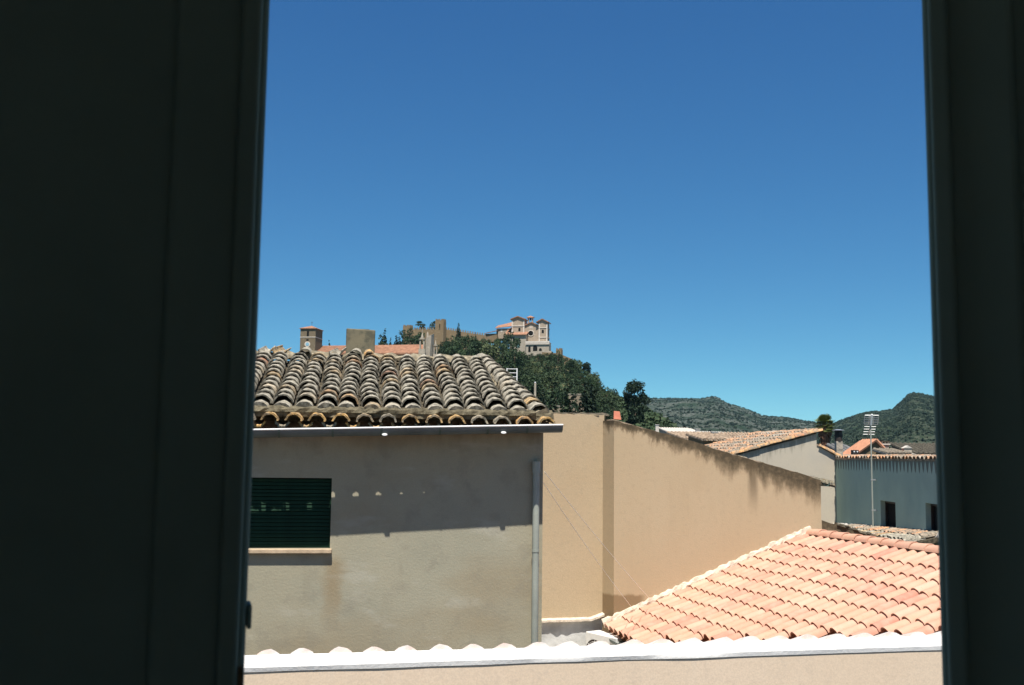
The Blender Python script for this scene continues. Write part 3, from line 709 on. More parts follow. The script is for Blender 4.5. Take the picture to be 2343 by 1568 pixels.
poly = [(xg0, zg0), (pk.x, pk.z), (pk.x, rs0.z), (0.0, rs1.z), (0.0, -E), (xg0, -E)]
MB(E).ext([(a, 0, b) for a, b in poly][::-1], (0, 0.3, 0)).build('gable_wall', k.m, hg)
gd = Vector((-1, 0, -slg)).normalized(); gu = -gd; gn = Vector((-slg, 0, 1)).normalized()
SLg = (Vector((pk.x, 0, pk.z)) - Vector((xg0, 0, zg0))).length; DEP = 4.5
GS = Vector((-0.15, 1, 0))
def gp(s, y, h=0.0): return Vector((pk.x, 0, pk.z)) + GS * y + gd * s + gn * h
rg_ = MB(E).ext([gp(0, -0.02, 0.005), gp(SLg, -0.02, 0.005), gp(SLg, DEP, 0.005), gp(0, DEP, 0.005)][::-1], gn * 0.05).build('roof', M_PAN, hg)
tr = MB(E); troughs(tr, gp(SLg, 0.12, 0.055), gu, GS, gn, 20, 0.22, SLg, 0.08); stuff(tr.build('channel_tiles', M_FAROLD, rg_, True))
for i in range(20):
    s = SLg
    while s > 0.15:
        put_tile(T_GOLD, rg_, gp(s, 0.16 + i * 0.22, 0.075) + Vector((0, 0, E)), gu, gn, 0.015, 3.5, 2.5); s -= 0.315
s = SLg
while s > 0.2:
    put_tile(T_VERGE, rg_, gp(s, -0.01, 0.060) + Vector((0, 0, E)), gu, gn, 0.004, 1.5, 2, 'verge_tile'); s -= 0.32
# right-hand low slope
rd = Vector((rs1.x - rs0.x, 0, rs1.z - rs0.z)).normalized(); rn = Vector((-rd.z, 0, rd.x))
rr = MB(E).ext([(pk.x + 0.003, -0.02, rs0.z), (0.15, -0.02, rs1.z - 0.05), (0.15, 3, rs1.z - 0.05), (pk.x + 0.003, 3, rs0.z)], rn * 0.05).build('low_roof', M_FAROLD, hg)
for s in (0.08, 0.36): put_tile(T_VERGE, rr, Vector((rs0.x, 0.0, rs0.z)) + rd * (s + 0.36) + rn * 0.03 + Vector((0, 0, E)), -rd, rn, 0, 1, 2, 'verge_tile')
# the grey wing, coming towards us on the right
wz0, wz1 = FG.side(1930, 1043).z, FG.side(2130, 1043).z
wtop = (wz0 + wz1) / 2 - 0.10
y_end = -7.1
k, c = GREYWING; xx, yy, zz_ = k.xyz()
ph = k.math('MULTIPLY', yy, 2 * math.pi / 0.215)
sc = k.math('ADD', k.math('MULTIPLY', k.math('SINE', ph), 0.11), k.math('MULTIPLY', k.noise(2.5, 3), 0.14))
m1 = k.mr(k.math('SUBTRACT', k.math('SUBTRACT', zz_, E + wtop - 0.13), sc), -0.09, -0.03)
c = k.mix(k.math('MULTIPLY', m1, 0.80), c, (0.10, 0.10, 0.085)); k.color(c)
wins = []
for (xa, xb, ya, yb) in ((2014, 2050, 1145, 1211), (2117, 2160, 1151, 1217)):
    a = FG.side(xa, ya); b = FG.side(xb, yb); a2 = FG.side(xa, yb)
    wins.append((b.y, a.y, a2.z, a.z))           # y near, y far, z bottom, z top
wg = MB(E); T = 0.20
ys = [0.0] + [q for w_ in wins for q in (w_[1], w_[0])] + [y_end]
wg.box(0.002, T, ys[1], ys[0] + 0.3, -E, wtop)
wg.box(0.002, T, ys[3], ys[2], -E, wtop)
wg.box(0.002, T, ys[5], ys[4], -E, wtop)
for (yn, yf, zb, zt) in wins: wg.box(0.002, T, yn, yf, zt, wtop); wg.box(0.002, T, yn, yf, -E, zb)
wg.box(T, 4, y_end, y_end + 0.3, -E, wtop); wg.box(3.7, 4, y_end + 0.3, 0.3, -E, wtop)
wg.box(T, 3.7, y_end + 0.3, 0.3, wtop - 0.35, wtop - 0.15)
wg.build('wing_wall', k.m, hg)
for (yn, yf, zb, zt) in wins:
    w_ = MB(E).box(T - 0.06, T - 0.04, yn, yf, zb, zt).build('window', M_BLACK, hg)
    MB(E).box(T - 0.10, T - 0.062, yn, yn + 0.05, zb, zt).box(T - 0.10, T - 0.062, yf - 0.05, yf, zb, zt).box(T - 0.10, T - 0.062, yn + 0.05, yf - 0.05, zt - 0.05, zt).build('window_frame', M_FLUE, w_)
    bevel(MB(E).box(-0.05, T - 0.1, yn - 0.06, yf + 0.06, zb - 0.05, zb - 0.002).build('window_sill', M_OFFWHITE, w_), 0.008)
cp = MB(E); cp.box(-0.008, 0.42, y_end, 0.28, wtop + 0.002, wtop + 0.035); cpo = cp.build('wing_coping', M_MORTAR, hg)
yy_ = 0.16
while yy_ > y_end:
    put_tile(T_GOLD, cpo, Vector((-0.01, yy_, wtop + 0.040 + E)), (1, 0, 0.14), (-0.14, 0, 1), 0.008, 3, 1, 'eave_tile').scale = (0.85, 1, 0.7); yy_ -= 0.215
# lean-to roof under the wing
lt = [(-0.01, 0.0, -1.53), (-0.01, -7.0, -1.40)]
lt0 = FG.side(1912, 1196); lt1 = FG.side(2146, 1218)
fz_ = lambda y: lt0.z + (lt1.z - lt0.z) * (y - lt0.y) / (lt1.y - lt0.y)
ltn = Vector((-math.sin(R(15)), 0, math.cos(R(15)))); ltd = Vector((math.cos(R(15)), 0, math.sin(R(15))))
def lp(s, y, h=0.0): return Vector((-0.005, y, fz_(y) - 0.06)) - ltd * s + ltn * h
lr = MB(E).ext([lp(0, 0.0), lp(0, -7.0), lp(1.9, -7.0), lp(1.9, 0.0)], ltn * -0.08).build('lean_to_roof', M_PAN, hg)
for i in range(31):
    y = -0.12 - i * 0.222
    if y > -1.6: continue
    s = 1.85
    while s > 0.2:
        put_tile(T_GOLD if s < 0.50 else T_OLD, lr, lp(s, y, 0.035) + Vector((0, 0, E)), ltd, ltn, 0.016, 4, 3); s -= 0.30
mb = MB(E); lumpy(mb, lp(0.03, 0, -0.02), lp(0.03, -7.0, -0.02), 0.16, 0.08, (1, 0, 0), (0, 0, 1), 0.1, 0.3); mb.build('flashing_mortar', M_OFFWHITE, hg)
# antenna and mast fixed to the wing
mp = FG.side(1995, 1100, -0.09)
an = thing('television_antenna', 'tall thin mast with grid television antenna fixed to the grey wall', 'antenna', loc=FG.w(-0.09, mp.y, 0))
an.location.z = E + fz_(mp.y) - 0.02; an.rotation_euler = (0, 0, FG.yaw)
zt = at(1994, 951, (FG.w(-0.09, mp.y, 0)).y).z - an.location.z
MB().cyl((0, 0, 0), (0, 0, zt), 0.018, 0.014, seg=8).build('mast', M_PIPE, an, True)
for z in (0.35, 1.0): MB().box(-0.02, 0.105, -0.015, 0.015, z, z + 0.03).build('wall_bracket', M_STEEL, an)
h = zt; ag = MB(); pxm = (FG.w(0, mp.y, 0)).y / F
wA = 31 * pxm; hA = 20 * pxm
for i in range(5): ag.tube([(-wA/2, -0.10 + i * 0.02, h - hA * i / 4), (wA/2, -0.10 + i * 0.02, h - hA * i / 4)], 0.009, 5)
for x in (-wA/2, -wA/6, wA/6, wA/2): ag.tube([(x, -0.10, h), (x, -0.02, h - hA)], 0.008, 5)
ag.build('reflector_grid', M_STEEL, an)
MB().cyl((0, -0.12, h + 0.02), (0, -0.03, h - hA - 0.02), 0.022, seg=8).build('antenna_boom', M_RIM, an)
dpz = MB()
for i in range(4): dpz.tube([(-wA * 0.42, 0.03 + 0.04 * i, h - hA - 0.05 - 0.055 * i), (wA * 0.42, 0.03 + 0.04 * i, h - hA - 0.05 - 0.055 * i)], 0.007, 5)
dpz.tube([(0, 0.03, h - hA - 0.04), (0, 0.15, h - hA - 0.23)], 0.011, 5); dpz.build('dipole_rods', M_STEEL, an)

# ------------------------------------------------------------------ hill and mountains
def interp(tab, x):
    if x <= tab[0][0]: return tab[0][1]
    for (a, b), (c_, d_) in zip(tab[:-1], tab[1:]):
        if x <= c_: f = (x - a) / (c_ - a); return b + (d_ - b) * f
    return tab[-1][1]
HPX = [(300, 850), (860, 842), (905, 800), (1000, 800), (1110, 803), (1160, 812), (1200, 812), (1262, 806), (1290, 830), (1340, 872), (1400, 905), (1460, 932), (1500, 950), (1560, 985), (1620, 1010), (1720, 1040)]
HDY = [(300, 380), (880, 420), (940, 470), (1262, 462), (1340, 400), (1400, 350), (1460, 290), (1560, 230), (1720, 190)]
def hill(px, Y):
    """terrain height (absolute z) in the direction of a picture column at depth Y"""
    yc = interp(HDY, px); zc_ = at(px, interp(HPX, px), yc).z
    yb = 120.0; zb = E - 6
    if Y <= yc:
        f = max(0.0, (Y - yb) / (yc - yb)); z = zb + (zc_ - zb) * (f ** 1.12)
    else: z = zc_ - (Y - yc) * 0.22
    X = (px - CX) / F * Y
    z += (mnoise.fractal(Vector((X * 0.02, Y * 0.02, 3)), 1.0, 2.0, 4)) * 1.6 * min(1, max(0, (Y - yb) / 60)) * min(1.0, abs(Y - yc) / 60 + 0.15)
    return max(z, -0.4)
def hill_pt(px, Y): X = at(px, 900, Y).x; return Vector((X, Y, hill(px, Y)))
def polar_sheet(name, fn, pxs, Ys, mat):
    b = MB(); nY = len(Ys)
    for p in pxs:
        for Y in Ys: b.v.append(tuple(fn(p, Y)))
    b.f = [(i*nY+j, (i+1)*nY+j, (i+1)*nY+j+1, i*nY+j+1) for i in range(len(pxs) - 1) for j in range(nY - 1)]
    return b.build(name, mat, None, True)
def scrub_material(name, g1, g2, rock, amt, sc=1.0):
    k = Mat(name, 0.95, 0.05)
    n1 = k.noise(0.02 * sc, 6, 0.7); n2 = k.noise(0.11 * sc, 5, 0.75); n3 = k.noise(0.35 * sc, 4, 0.7)
    c = k.mix(k.mr(n2, 0.40, 0.62), g1, g2)
    m_ = k.math('MULTIPLY', k.mr(n1, 0.38, 0.58), k.mr(n3, 0.44, 0.60))
    c = k.mix(k.math('MULTIPLY', m_, amt), c, rock); k.color(c); return k.m
hillo = polar_sheet('hill', hill_pt, [300 + i * 12 for i in range(119)], [120 + i * 8 for i in range(52)], scrub_material('hill_soil', (0.045, 0.055, 0.022), (0.085, 0.085, 0.038), (0.26, 0.20, 0.12), 0.6, 2.0)); struct(hillo)

def mountain(name, prof, Yr, base_y, mat, seed, spread=0.55):
    pxs = np.linspace(prof[0][0], prof[-1][0], 150); Ys = [base_y + (Yr - base_y) * (i / 44) for i in range(45)] + [Yr + 40, Yr + 120, Yr + 400]
    def fn(p, Y):
        top = at(p, interp(prof, p), Yr).z; f = (Y - base_y) / (Yr - base_y); X = at(p, 900, Y).x
        if f <= 1: z = E - 12 + (top - E + 12) * (f ** 0.85)
        else: z = top - (Y - Yr) * 0.35
        rel = top * 0.10
        w_ = min(1.0, 4 * f * (1 - f) + 0.10) if f < 1 else 0.1
        z += mnoise.fractal(Vector((X * 0.006 + seed, Y * 0.0045, seed)), 0.9, 2.1, 5) * rel * w_
        z += mnoise.fractal(Vector((X * 0.03, Y * 0.03, seed)), 1, 2, 3) * rel * 0.12
        return Vector((X, Y, max(z, -0.4)))
    return struct(polar_sheet(name, fn, list(pxs), Ys, mat)), fn
MPL = [(1300, 935), (1400, 922), (1481, 912), (1560, 912), (1603, 912), (1622, 909), (1632, 907), (1642, 910), (1659, 922), (1690, 932), (1721, 943), (1743, 952), (1796, 956), (1855, 965), (1900, 972), (2000, 985), (2150, 1000), (2300, 1015)]
MPR = [(1780, 1025), (1850, 990), (1914, 965), (1950, 953), (1983, 944), (2010, 941), (2039, 938), (2052, 928), (2064, 916), (2078, 902), (2089, 898), (2100, 899), (2114, 902), (2150, 908), (2230, 925), (2330, 950)]
mtl, fl_ = mountain('mountain', MPL, 2400, 800, scrub_material('mountain_scrub', (0.015, 0.028, 0.017), (0.030, 0.044, 0.027), (0.20, 0.19, 0.175), 0.65, 1.0), 2.0)
mtr, fr_ = mountain('mountain', MPR, 1700, 620, scrub_material('mountain_scrub_green', (0.012, 0.024, 0.012), (0.024, 0.037, 0.018), (0.15, 0.14, 0.11), 0.4, 0.9), 9.0)

# ------------------------------------------------------------------ foliage
def foliage(name, c1, c2, var=0.35):
    k = Mat(name, 0.7, 0.2); r = k.rnd()
    g = k.node('ShaderNodeNewGeometry')
    n = k.noise(0.9, 3, 0.6)
    c = k.mix(k.mr(n, 0.35, 0.65), c1, c2)
    c = k.mix(k.mr(r, 0.5, 1.0, 0.0, 0.75), c, tuple(x * 0.50 for x in c1))
    c = k.mix(k.mr(r, 0.45, 0.0, 0.0, 0.6), c, (c2[0] * 1.55, c2[1] * 1.30, c2[2] * 1.2))
    k.color(c); return k.m
F_PINE = foliage('pine_needles', (0.022, 0.046, 0.020), (0.044, 0.074, 0.030))
F_CYP = foliage('cypress_foliage', (0.013, 0.028, 0.014), (0.024, 0.042, 0.019))
F_BUSH = foliage('bush_foliage', (0.027, 0.052, 0.021), (0.056, 0.078, 0.033))
F_PALM = foliage('palm_fronds', (0.05, 0.085, 0.020), (0.11, 0.14, 0.038))
M_BARK = plain('bark', (0.12, 0.085, 0.055), 0.95, 0.3, 4, 0.4)
M_SKIRT = plain('dead_fronds', (0.16, 0.075, 0.045), 0.95, 0.4, 3, 0.3)
def leaf_cloud(seed, blobs, n, size, squash=1.0):
    """small leaf faces spread through several uneven clumps; blobs = (centre, radii)"""
    rs = np.random.RandomState(seed); V = []; Fc = []
    tot = sum(r[0] * r[1] * r[2] for _, r in blobs)
    for c_, r in blobs:
        m_ = max(8, int(n * r[0] * r[1] * r[2] / tot))
        u = rs.normal(size=(m_, 3)); u /= np.linalg.norm(u, axis=1)[:, None]
        rad = rs.uniform(0.45, 1.0, m_) ** 0.6 * (1 + 0.18 * np.sin(u[:, 0] * 5 + seed) * np.sin(u[:, 2] * 6 + seed * 2))
        p = np.array(c_) + u * rad[:, None] * np.array(r)
        a = rs.normal(size=(m_, 3)); a /= np.linalg.norm(a, axis=1)[:, None]
        b = np.cross(a, rs.normal(size=(m_, 3))); b /= np.linalg.norm(b, axis=1)[:, None]
        s = size * rs.uniform(0.6, 1.3, m_)[:, None]; b *= squash
        o = len(V) * 4
        q = np.stack([p - a * s - b * s * .6, p + a * s - b * s * .5, p + a * s * .8 + b * s * .6, p - a * s * .9 + b * s * .5], 1)
        V.append(q)
    V = np.concatenate(V).reshape(-1, 3); nq = len(V) // 4
    me = bpy.data.meshes.new('crown'); me.vertices.add(len(V)); me.vertices.foreach_set('co', V.ravel())
    me.loops.add(nq * 4); me.loops.foreach_set('vertex_index', np.arange(nq * 4)); me.polygons.add(nq)
    me.polygons.foreach_set('loop_start', np.arange(nq) * 4); me.update(calc_edges=True); return me
def trunk_mesh(h, r, limbs, seed):
    rg = random.Random(seed); b = MB(); b.cyl((0, 0, -0.06), (0.01, 0, h * 0.5), r, r * 0.75, 7); b.cyl((0.01, 0, h * 0.5), (0, 0.01, h), r * 0.75, r * 0.3, 7)
    for i in range(limbs):
        a = rg.uniform(0, 6.28); z = h * rg.uniform(0.45, 0.85); l = rg.uniform(0.15, 0.28)
        b.cyl((0, 0, z), (l * math.cos(a), l * math.sin(a), z + l * 0.6), r * 0.4, r * 0.12, 5)
    return b.mesh('trunk', True)
PROTO = {}
def proto(kind, seed):
    rg = random.Random(seed)
    if kind == 'pine':
        bl = []
        for i in range(13):
            a = rg.uniform(0, 6.28); z = rg.uniform(0.36, 0.86); w_ = 0.30 * math.sin(math.pi * min(1, (z - 0.15) / 0.9)) + 0.04
            q = w_ * rg.uniform(0.3, 1.0); bl.append(((q*math.cos(a), q*math.sin(a), z), (rg.uniform(.09, .16), rg.uniform(.09, .16), rg.uniform(.07, .12))))
        bl.append(((0, 0, 0.88), (.10, .10, .11)))
        return leaf_cloud(seed, bl, 1500, 0.020), trunk_mesh(0.75, 0.028, 6, seed), F_PINE
    if kind == 'bigpine':
        bl = []
        for i in range(34):
            a = rg.uniform(0, 6.28); z = rg.uniform(0.08, 0.90); w_ = 0.29 * math.sin(math.pi * min(1, ((z + 0.02) / 1.04)) ** 1.0) ** 0.8
            q = w_ * rg.uniform(0.25, 1.0); bl.append(((q*math.cos(a), q*math.sin(a), z), (rg.uniform(.08, .13), rg.uniform(.08, .13), rg.uniform(.06, .10))))
        bl.append(((0, 0, 0.90), (.08, .08, .10)))
        return leaf_cloud(seed, bl, 5200, 0.018), trunk_mesh(0.75, 0.028, 6, seed), F_CYP
    if kind == 'cypress':
        bl = [((rg.uniform(-.012, .012), rg.uniform(-.012, .012), z), (w_, w_, 0.09)) for z, w_ in ((.12, .075), (.24, .098), (.36, .105), (.48, .10), (.60, .088), (.71, .070), (.81, .050), (.90, .030), (.955, .014))]
        return leaf_cloud(seed, bl, 1200, 0.014, 1.6), trunk_mesh(0.6, 0.018, 0, seed), F_CYP
    if kind == 'cedar':
        bl = []
        for i in range(11):
            z = 0.30 + 0.065 * i; w_ = 0.30 * (1 - (z - 0.2) / 0.95) + 0.05
            for j in range(3):
                a = rg.uniform(0, 6.28); q = w_ * rg.uniform(.5, 1); bl.append(((q*math.cos(a), q*math.sin(a), z), (.11, .11, .026)))
        return leaf_cloud(seed, bl, 1300, 0.020), trunk_mesh(0.92, 0.025, 5, seed), F_CYP
    bl = []
    for i in range(9):
        a = rg.uniform(0, 6.28); q = rg.uniform(0, 0.36); z = rg.uniform(0.22, 0.72)
        bl.append(((q*math.cos(a), q*math.sin(a), z), (rg.uniform(.16, .26), rg.uniform(.16, .26), rg.uniform(.14, .24))))
    return leaf_cloud(seed, bl, 1200, 0.028), trunk_mesh(0.5, 0.035, 5, seed), F_BUSH
for kd in ('pine', 'cypress', 'cedar', 'round', 'bigpine'):
    PROTO[kd] = [proto(kd, 31 + i * 7 + len(kd)) for i in range(3)]
NAMES = {'bigpine': 'pine_tree', 'pine': 'pine_tree', 'cypress': 'cypress_tree', 'cedar': 'cedar_tree', 'round': 'evergreen_oak'}
trng = random.Random(21)
def tree(kind, px, ytop, Y, label, group=None, wide=1.0, sink=0.3):
    b = hill_pt(px, Y); top = at(px, ytop, Y).z; h = max(2.5, top - b.z + sink)
    cr_, tk, mt = trng.choice(PROTO[kind])
    t = thing(NAMES[kind], label, 'tree', loc=(b.x, b.y, b.z - sink), group=group)
    t.scale = (h * wide, h * wide, h); t.rotation_euler = (0, 0, trng.uniform(0, 6.28))
    obj('crown', cr_, mt, t); obj('trunk', tk, M_BARK, t); return t

# ------------------------------------------------------------------ castle on the hill
FC = Frame(at(1060, 790, 452), 0)
cas = thing('castle_wall', 'crenellated ochre stone castle wall with square towers on the hilltop', 'castle', FC)
def cpt(px, py, dy=0.0): v = FC.front(px, py, dy); return v
def wall_seg(pa, pb, base_drop, th=1.2, name='curtain_wall', ya=0.0, yb=0.0):
    a, b = cpt(*pa, ya), cpt(*pb, yb); q = MB(E)
    q.ext([(a.x, ya, a.z - base_drop), (b.x, yb, b.z - base_drop), (b.x, yb, b.z), (a.x, ya, a.z)], (0, th, 0)); w_ = q.build(name, M_CASTLE, cas)
    L = (Vector((b.x, yb, b.z)) - Vector((a.x, ya, a.z))).length; n = int(L / 1.05); mm = MB(E)
    for i in range(n):
        f = (i + 0.25) / n; g_ = 0.5 / n
        x0, x1 = a.x + (b.x - a.x) * f, a.x + (b.x - a.x) * (f + g_); y_ = ya + (yb - ya) * f; z = a.z + (b.z - a.z) * f
        mm.box(x0, x1, y_ + 0.02, y_ + 0.55, z - 0.25, z + 0.85)
    stuff(mm.build('merlons', M_CASTLE, w_))
def tower(pxa, pxm, pxb, ytop, drop, dy, name='tower'):
    a, b = cpt(pxa, ytop, dy), cpt(pxb, ytop, dy); m_ = cpt(pxm, ytop, dy)
    q = MB(E); sh_ = (b.x - m_.x)
    # front face from a to m, side face turned away on the right
    fp = [(a.x, dy), (m_.x, dy - 0.5), (b.x, dy + sh_ * 1.6), (a.x + sh_ * 0.9, dy + 5)]
    q.ext([(x, y, a.z - drop) for x, y in fp], (0, 0, drop)); tw = q.build(name, M_CASTLE, cas)
    mm = MB(E)
    for (p, r_) in zip(fp, fp[1:] + fp[:1]):
        p, r_ = Vector(p), Vector(r_); n = max(2, int((r_ - p).length / 1.15)); u = (r_ - p).normalized(); v = Vector((-u.y, u.x))
        for i in range(n):
            c0 = p.lerp(r_, (i + 0.1) / n); c1 = p.lerp(r_, (i + 0.62) / n)
            mm.ext([(*(c0 + v * 0.02), a.z - 0.002), (*(c1 + v * 0.02), a.z - 0.002), (*(c1 + v * 0.45), a.z - 0.002), (*(c0 + v * 0.45), a.z - 0.002)], (0, 0, 0.75))
    stuff(mm.build('merlons', M_CASTLE, tw)); return tw
wall_seg((940, 754), (1000, 754), 9)
wall_seg((1018, 753.5), (1112, 768), 9)
tower(922, 938, 944.5, 747.5, 12, -1.5)
tw = tower(996, 1015, 1020.5, 734, 14, -3.0)
s0 = cpt(1006, 745, -3.8); MB(E).box(s0.x - 0.15, s0.x + 0.15, -3.75, -3.2, s0.z - 0.9, s0.z + 0.7).build('arrow_slit', M_BLACK, tw)
tower(1272, 1284, 1288, 801, 8, -12, 'tower')
# retaining walls below the sanctuary
for i, (a, b, drop, ya, yb, tag_) in enumerate(((( 1180, 812), (1262, 803), 3.0, -14, -14, 0), ((1240, 806), (1272, 808), 7.5, -15.5, -14, 1), ((1286, 812), (1310, 822), 4, -11, -11, 2))):
    p, q_ = cpt(*a, ya), cpt(*b, yb); mb = MB(E)
    mb.ext([(p.x, ya, p.z - drop), (q_.x, yb, q_.z - drop), (q_.x, yb, q_.z), (p.x, ya, p.z)], (0, 1, 0)); mb.build('retaining_wall', M_CASTLE if i else M_PALESTONE, cas)

# ------------------------------------------------------------------ sanctuary
FS = Frame(at(1215, 785, 455), -12)
san = thing('sanctuary_church', 'pale sanctuary church with two gabled towers and rose window on the hilltop', 'church', FS)
def sp_(px, py, dy=0.0): return FS.front(px, py, dy)
def blk(name, pxa, pxb, yt, yb, dy, dep_, mat, par=None):
    a, b = sp_(pxa, yt, dy), sp_(pxb, yb, dy); return MB(E).box(a.x, b.x, dy, dy + dep_, b.z, a.z).build(name, mat, par or san)
def gable_roof(name, pxa, pxb, ye, ya, dy, dep_, over=0.5, par=None, mat=M_FARROOF):
    a, b, ap = sp_(pxa, ye, dy), sp_(pxb, ye, dy), sp_((pxa + pxb) / 2, ya, dy)
    q = MB(E); q.ext([(a.x - over, dy - over, a.z - .15), ((a.x + b.x) / 2, dy - over, ap.z), ((a.x + b.x) / 2, dy - over, ap.z + 0.45), (a.x - over, dy - over, a.z + 0.30)], (0, dep_ + 2 * over, 0))
    q.ext([(b.x + over, dy - over, a.z - .15), (b.x + over, dy - over, a.z + 0.30), ((a.x + b.x) / 2 + 0.002, dy - over, ap.z + 0.45), ((a.x + b.x) / 2 + 0.002, dy - over, ap.z)], (0, dep_ + 2 * over, 0))
    r_ = q.build(name, mat, par or san); fz = MB(E); fz.ext([(a.x, dy + 0.02, a.z - 0.1), (b.x, dy + 0.02, a.z - 0.1), ((a.x + b.x) / 2, dy + 0.02, ap.z)], (0, 0.4, 0)); fz.build('pediment', M_SANCT, r_); return r_
def cap_roof(name, pxa, pxb, ye, yap, dy, dep_, over=0.7):
    a, b = sp_(pxa, ye, dy), sp_(pxb, ye, dy); z = sp_((pxa + pxb) / 2, yap, dy).z; cx_, cy_ = (a.x + b.x) / 2, dy + dep_ / 2
    q = MB(E); q.add([(a.x - over, dy - over, a.z), (b.x + over, dy - over, a.z), (b.x + over, dy + dep_ + over, a.z), (a.x - over, dy + dep_ + over, a.z), (cx_, cy_, z)], [(0, 1, 4), (1, 2, 4), (2, 3, 4), (3, 0, 4), (3, 2, 1, 0)])
    q.box(a.x - over, b.x + over, dy - over, dy + dep_ + over, a.z - 0.35, a.z - 0.003); return q.build(name, M_FARROOF, san)
def opening(name, px, py, w_, h_, dy, par, round_=False, mat=M_BLACK):
    c_ = sp_(px, py, dy); q = MB(E)
    if round_: q.cyl((c_.x, dy - 0.06, c_.z), (c_.x, dy + 0.1, c_.z), w_, seg=18)
    else:
        pts = [(c_.x - w_/2, dy - 0.05, c_.z - h_/2), (c_.x + w_/2, dy - 0.05, c_.z - h_/2)] + [(c_.x + w_/2*math.cos(t_), dy - 0.05, c_.z + h_/2 - w_/2 + w_/2*math.sin(t_)) for t_ in [i*math.pi/6 for i in range(7)]]
        q.ext(pts, (0, 0.1, 0))
    return q.build(name, mat, par)
fac = blk('facade', 1199, 1233, 746, 790, 0, 12, M_SANCT)
gable_roof('facade_roof', 1199, 1233, 747, 739, 0, 20)
lt_ = blk('left_tower', 1171, 1199, 731, 790, -0.8, 6, M_SANCT); gable_roof('tower_roof', 1171, 1199, 731.5, 725.5, -0.8, 6, 0.6)
rt_ = blk('right_tower', 1233, 1252, 738, 790, -0.8, 5, M_SANCT); gable_roof('tower_roof', 1230, 1252, 738, 731.5, -0.8, 6, 0.6)
for t_, xa, xb, ys_ in ((lt_, 1171, 1199, (746, 765)), (rt_, 1233, 1252, (750, 772))):
    for y_ in ys_: blk('string_course', xa - 0.6, xb + 0.6, y_ - 0.7, y_ + 0.7, -1.0, 6.4, M_TRIM, t_)
    for x_ in (xa, xb - 1.6): blk('quoin', x_ - 0.3, x_ + 1.9, 734 if t_ is lt_ else 741, 789, -0.93, 0.3, M_TRIM, t_)
opening('rose_window', 1214.5, 763, 1.05, 1, 0, fac, True); q = sp_(1214.5, 763); 
ring = MB(E); ring.tube([(q.x + 1.25*math.cos(i*math.pi/10), -0.05, q.z + 1.25*math.sin(i*math.pi/10)) for i in range(21)], 0.18, 5); ring.build('rose_ring', M_TRIM, fac)
for x_ in (1212.5, 1215, 1217.5): opening('lancet', x_, 749, 0.3, 1.1, 0, fac, mat=M_TRIM)
opening('tower_window', 1188.5, 754, 0.95, 1.5, -0.8, lt_); opening('tower_window', 1242, 758.5, 1.0, 1.5, -0.8, rt_)
bl_ = MB(E); a, b = sp_(1207.5, 737, 3), sp_(1219.5, 726, 3)
for x_ in (a.x, b.x - 0.5): bl_.box(x_, x_ + 0.5, 3, 3.8, a.z - 0.8, b.z)
bg = bl_.build('bell_gable', M_SANCT, san); cap_roof('bell_gable_roof', 1206.5, 1220.5, 726, 722.3, 2.8, 1.4, 0.25)
MB(E).box((a.x + b.x)/2 - 0.35, (a.x + b.x)/2 + 0.35, 3.2, 3.6, b.z - 1.4, b.z - 0.3).build('bell', M_FLUE, bg)
po = blk('porch', 1203, 1256, 783, 814, -5, 5.0, M_PALESTONE); blk('balustrade', 1202, 1257, 781, 784.5, -5.3, 0.5, M_TRIM, po)
blk('cornice', 1202, 1257, 786, 788, -5.4, 0.4, M_TRIM, po)
opening('doorway', 1211.5, 799, 1.0, 2.6, -5, po); opening('doorway', 1224.5, 797, 1.9, 2.4, -5, po); opening('window', 1236.5, 800, 1.2, 1.2, -5, po)
an_ = blk('side_building', 1166, 1203, 766, 814, -4, 9, M_PALESTONE)
q = MB(E); a, b = sp_(1163, 760.5, 5), sp_(1205, 766.5, -4.6); q.ext([(a.x, -4.7, b.z), (b.x, -4.7, b.z), (b.x, 4.9, a.z + 0.8), (a.x, 4.9, a.z + 0.8)], (0, 0, 0.3)); q.build('side_roof', M_FARROOF, san)
for x_, y_, w_, h_, mt in ((1175.5, 775.5, 0.9, 1.4, M_BLACK), (1187.5, 777.5, 0.9, 1.5, M_BLACK), (1186.5, 791, 1.2, 1.8, M_TEAL)): opening('window', x_, y_, w_, h_, -4, an_, mat=mt)
nv = blk('nave', 1136, 1172, 752, 775, 4, 9, M_SANCT); q = MB(E); a, b = sp_(1134, 752, 4), sp_(1173, 752, 4)
q.ext([(a.x, 3.4, a.z), (b.x, 3.4, b.z + 0.9), (b.x, 8.5, b.z + 3.4), (a.x, 8.5, a.z + 1.6)], (0, 0, 0.3)); q.build('nave_roof', M_FARROOF, san)
opening('window', 1147.5, 756.5, 0.9, 1.4, 4, nv, mat=M_TRIM)
wg2 = blk('west_wing', 1111, 1137, 764, 782, 2, 8, M_CASTLE); q = MB(E); a, b = sp_(1110, 764, 2), sp_(1138, 758, 2); q.ext([(a.x, 1.4, a.z), (b.x, 1.4, b.z), (b.x, 8, b.z + 1), (a.x, 8, a.z + 1)], (0, 0, 0.3)); q.build('wing_roof', M_FARROOF, san)
q = MB(E); a, b = sp_(1160, 757, -1), sp_(1172, 750, -1); q.ext([(a.x, -1.3, a.z), (b.x, -1.3, b.z), (b.x, 3.9, b.z + 1), (a.x, 3.9, a.z + 1)], (0, 0, 0.3)); q.build('lean_to_roof', M_FARROOF, san)

